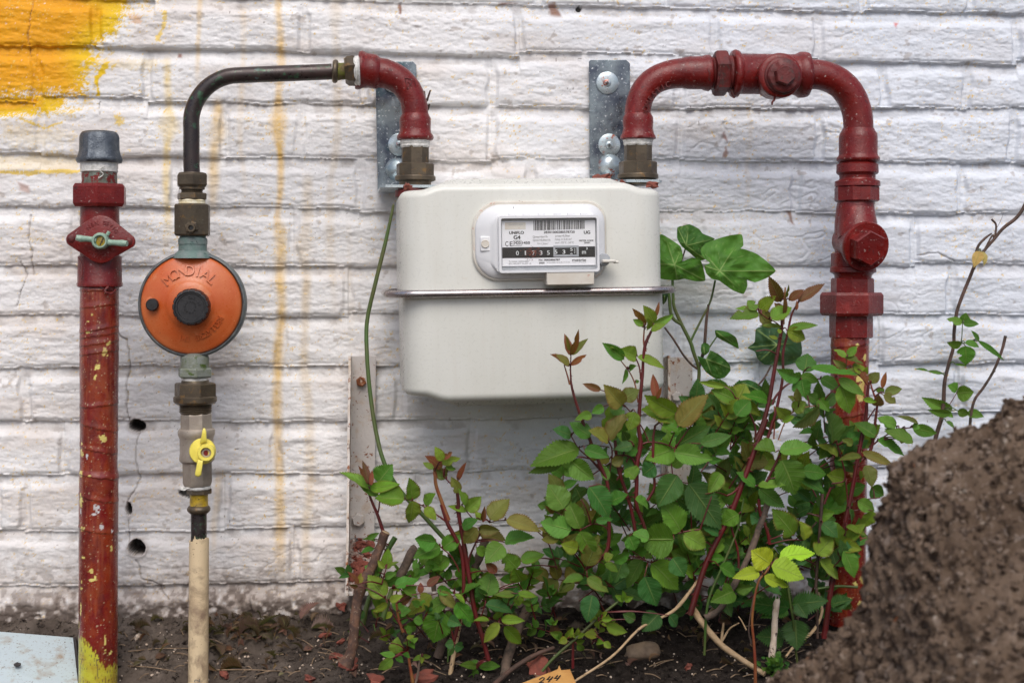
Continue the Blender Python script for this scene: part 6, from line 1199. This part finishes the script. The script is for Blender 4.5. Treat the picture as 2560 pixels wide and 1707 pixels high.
plant('rose_sprout', 'little fresh rose sprouts on the dark soil under the middle rose', 'rose sprouts', -.225, (1430, 1660),
    [('E', [(240, 1280), (238, 1380), (238, 1470)], [3, 3.4, 4], 'stemred'), ('E', [(570, 1010), (420, 1130), (300, 1240), (120, 1400), (40, 1490)], [3.4, 3.6, 3.8, 3.8], 'stemgreen'), ('E', [(410, 1180), (350, 1260), (370, 1340)], [1.4, 1.6], 'stemgreen')],
    [('E', 'L', [(410, 1160, 338, 1162, 40), (425, 1155, 498, 1152, 36), (405, 1172, 405, 1218, 46), (455, 1190, 590, 1238, 72), (400, 1260, 308, 1255, 72), (170, 1262, 88, 1238, 50), (195, 1270, 238, 1205, 50), (200, 1280, 145, 1308, 44), (395, 1300, 440, 1310, 46), (440, 1300, 485, 1340, 40), (255, 1300, 315, 1290, 40), (265, 1320, 310, 1355, 40), (440, 1210, 410, 1240, 30)]), ('E', 'D', [(365, 998, 330, 1175, 112), (792, 1120, 685, 1235, 125), (640, 1160, 560, 1120, 60), (860, 1130, 910, 1200, 70)])], fil=seed3)
# ivy
def ivyleaf(fo, z, ctr, outl, y, tone, tips, seed, tilt=0.):
    cx, cy = ctr; o = np.array(outl, float); n = len(o); ring = []
    for i in range(n):
        p0, p1, p2, p3 = o[i-1], o[i], o[(i+1) % n], o[(i+2) % n]
        for s_ in np.arange(6)/6:
            ring.append(.5*((2*p1)+(-p0+p2)*s_*.55+(2*p0-5*p1+4*p2-p3)*s_*s_*.55*1.0+(p2-p1)*2*.45*s_+(-p0+3*p1-3*p2+p3)*s_**3*.55))
    ring = np.array(ring); m_ = len(ring); R_ = 15; V = []; C = []; U_ = []
    g = np.random.RandomState(seed); base = np.array(TONE[tone][0]) if isinstance(tone, str) else np.array(tone); tp = [np.array(t_, float)-[cx, cy] for t_ in tips]
    for k_ in range(R_+1):
        f_ = k_/R_
        for q in ring:
            d = (q-[cx, cy])*f_; vd = 1e9; rr = np.hypot(*d)
            for t_ in tp:
                l2 = t_ @ t_; s_ = np.clip((d @ t_)/l2, 0, 1); vd = min(vd, np.hypot(*(d-t_*s_))/(1.2+3.4*(1-s_)))
                # side veins leave the main one at an angle
                al = (d @ t_)/math.sqrt(l2); ac = abs(d[0]*t_[1]-d[1]*t_[0])/math.sqrt(l2)
                if al > 0 and ac < al*.8:
                    ph = ((al-ac*.9)/math.sqrt(l2)*4.3) % 1; vd = min(vd, .6+abs(ph-.5)*math.sqrt(l2)/4.3/1.6) 
            a, b = zpt(z, *(np.array([cx, cy])+d)); dz_ = -.010*math.cos(rr/90)+.004*(float(n2(d[0]/50, d[1]/50, seed))-.5)*2+tilt*d[1]/300*.02+.0014*min(vd, 6)/6
            V.append(P(a, b, y+dz_)); w = max(0., 1-vd/1.35); C.append(base*(1-w*.85)*(.85+.3*float(n2(d[0]/25, d[1]/25, seed+3)))+np.array([.34, .45, .15])*w*.85); U_.append((.06, .85))
    F_ = []
    for k_ in range(R_):
        for j in range(m_): F_.append((k_*m_+j, k_*m_+(j+1) % m_, (k_+1)*m_+(j+1) % m_, (k_+1)*m_+j))
    fo.add((np.array(V), np.array(F_), np.array(U_), np.array(C)))
def ivy(fo, pet):
    I = (.075, .215, .030); Dk = (.025, .075, .042)
    ivyleaf(fo, 'D', (130, 342), [(40, 128), (110, 168), (170, 212), (188, 272), (180, 330), (250, 292), (312, 310), (335, 380), (345, 452), (280, 458), (200, 440), (150, 450), (60, 445), (-30, 420), (-60, 330), (-30, 230), (0, 150)], -.060, I, [(60, 140), (340, 450), (-50, 330), (180, 220), (150, 445)], 1)
    ivyleaf(fo, 'D', (212, 208), [(235, 58), (300, 90), (330, 125), (412, 160), (360, 195), (315, 245), (350, 300), (300, 312), (240, 262), (180, 212), (148, 155), (150, 82), (190, 68)], -.050, (.035, .125, .022), [(230, 62), (405, 160), (340, 300), (155, 90)], 2)
    ivyleaf(fo, 'D', (445, 385), [(520, 135), (600, 130), (612, 205), (588, 225), (630, 236), (710, 268), (790, 330), (838, 385), (780, 432), (692, 465), (638, 442), (640, 490), (612, 546), (540, 522), (482, 482), (440, 452), (390, 440), (352, 402), (340, 350), (380, 325), (330, 290), (312, 235), (350, 192), (430, 160)], -.082, I, [(600, 140), (835, 385), (612, 540), (345, 352), (330, 250), (400, 435)], 3)
    ivyleaf(fo, 'D', (850, 900), [(700, 790), (780, 762), (860, 768), (925, 840), (1012, 872), (1022, 960), (985, 1020), (905, 1046), (820, 1040), (760, 1040), (712, 1000), (692, 950), (640, 922), (690, 882)], -.030, Dk, [(705, 795), (1018, 880), (900, 1040), (645, 922), (730, 1010)], 4)
    ivyleaf(fo, 'D', (425, 812), [(415, 798), (500, 812), (560, 850), (580, 928), (520, 900), (450, 862), (420, 840)], -.055, (.04, .14, .02), [(575, 920)], 5)
    ivyleaf(fo, 'D', (350, 1000), [(290, 978), (345, 1000), (372, 985), (380, 940), (440, 968), (510, 1030), (522, 1080), (480, 1130), (420, 1140), (350, 1092), (310, 1030)], -.060, (.03, .11, .02), [(510, 1060), (385, 950), (400, 1130)], 6)
    ivyleaf(fo, 'D', (395, 1150), [(360, 1150), (420, 1140), (490, 1165), (512, 1230), (450, 1220), (390, 1180)], -.055, (.035, .12, .02), [(505, 1225)], 7)
    ivyleaf(fo, 'D', (640, 1180), [(575, 1160), (640, 1145), (700, 1165), (760, 1210), (790, 1255), (700, 1240), (620, 1210)], -.05, (.025, .10, .025), [(780, 1250), (580, 1160)], 8)
    ivyleaf(fo, 'D', (335, 920), [(318, 900), (345, 885), (375, 905), (372, 950), (340, 975), (315, 950)], -.055, (.035, .12, .02), [(340, 970)], 9)
    ivyleaf(fo, 'D', (60, 560), [(44, 520), (85, 530), (75, 590), (50, 620), (36, 580)], -.05, (.012, .04, .02), [(55, 615)], 10)
    ivyleaf(fo, 'D', (600, 1500), [(480, 1480), (560, 1440), (640, 1470), (680, 1568), (600, 1600), (500, 1570)], -.07, (.03, .11, .02), [(490, 1485), (670, 1560), (560, 1450)], 11)
plant('ivy', 'ivy with big glossy lobed leaves climbing the wall right of the meter', 'ivy', -.055, (1760, 1400),
    [('D', [(115, 430), (120, 560), (128, 640), (180, 760), (240, 880), (265, 960), (300, 1070), (300, 1200), (330, 1450), (340, 1700)], [3.4, 4, 4.4, 4.6, 5, 4.6, 4.6, 5, 5], 'stemgreen'), ('D', [(90, 540), (110, 700), (180, 760)], [4, 4.5], 'stemgreen'), ('D', [(415, 450), (380, 600), (320, 720), (265, 830), (242, 880)], [2.6, 2.8, 3, 3.2], 'stemgreen'), ('D', [(368, 620), (352, 740), (340, 900), (322, 990), (300, 1060)], [3.2, 4, 4.4, 4], 'stembrown'), ('D', [(425, 845), (380, 910), (345, 965)], [1.8, 2.2], 'stemgreen'), ('D', [(60, 780), (120, 860), (190, 970), (250, 1040), (300, 1075)], [2.4, 2.8, 3], 'stembrown'), ('D', [(805, 1048), (760, 1130), (710, 1190)], [2.2, 2.4], 'stembrown'),
     ('D', [(212, 208), (180, 310), (130, 420)], [1.8, 2.2], 'stembrown'), ('D', [(405, 1260), (400, 1400)], [3, 3], 'stemgreen'), ('D', [(540, 1300), (430, 1430)], [3, 3], 'stemgreen'), ('D', [(460, 1310), (425, 1400)], [3, 3], 'stemgreen'), ('D', [(540, 1395), (460, 1500)], [2.6, 2.6], 'stembrown')], [], fil=ivy)
# ---- dry leaves: litter by the wall foot
g = np.random.RandomState(23); fo = Foliage()
for q in range(330):
    if q < 120: px, py = g.normal(640, 75), g.normal(1588, 20)
    elif q < 175: px, py = g.uniform(300, 850), g.uniform(1560, 1700)
    else: px, py = g.uniform(850, 2050), g.uniform(1540, 1690)
    if py < 1548: py = 1560
    p = onground(px, py)+np.array([0, 0, .002+g.uniform(0, .006)]); a = g.uniform(0, 6.28); l = g.uniform(.005, .017)*(1.8 if g.rand() < .15 else 1)
    fo.add(leaflet(p, p+np.array([math.cos(a)*l, math.sin(a)*l*.8, g.uniform(-.3, .8)*l]), l*g.uniform(.25, .8), g.choice(['B', 'B', 'B', 'D2', 'T']), q*17, fold=1., curl=.8, serr=4, nrm=np.array([g.normal(0, .8), g.normal(-.4, .6), 1])))
lit = fo.build('leaf_litter', None); tag(lit, kind='stuff')
# ---- small white and pale grit on the soil
V_ = []; F_ = []; n = 0
for q in range(230):
    px, py = g.uniform(220, 2050), g.uniform(1560, 1705); p = onground(px, py)
    w, f = blob(p+np.array([0, 0, .001]), g.uniform(.0005, .0016), 400+q, 1); V_.append(w); F_.append(f+n); n += len(w)
tag(mesh('pale_grit', np.vstack(V_), np.vstack(F_), M['birch'], smooth=60), kind='stuff')
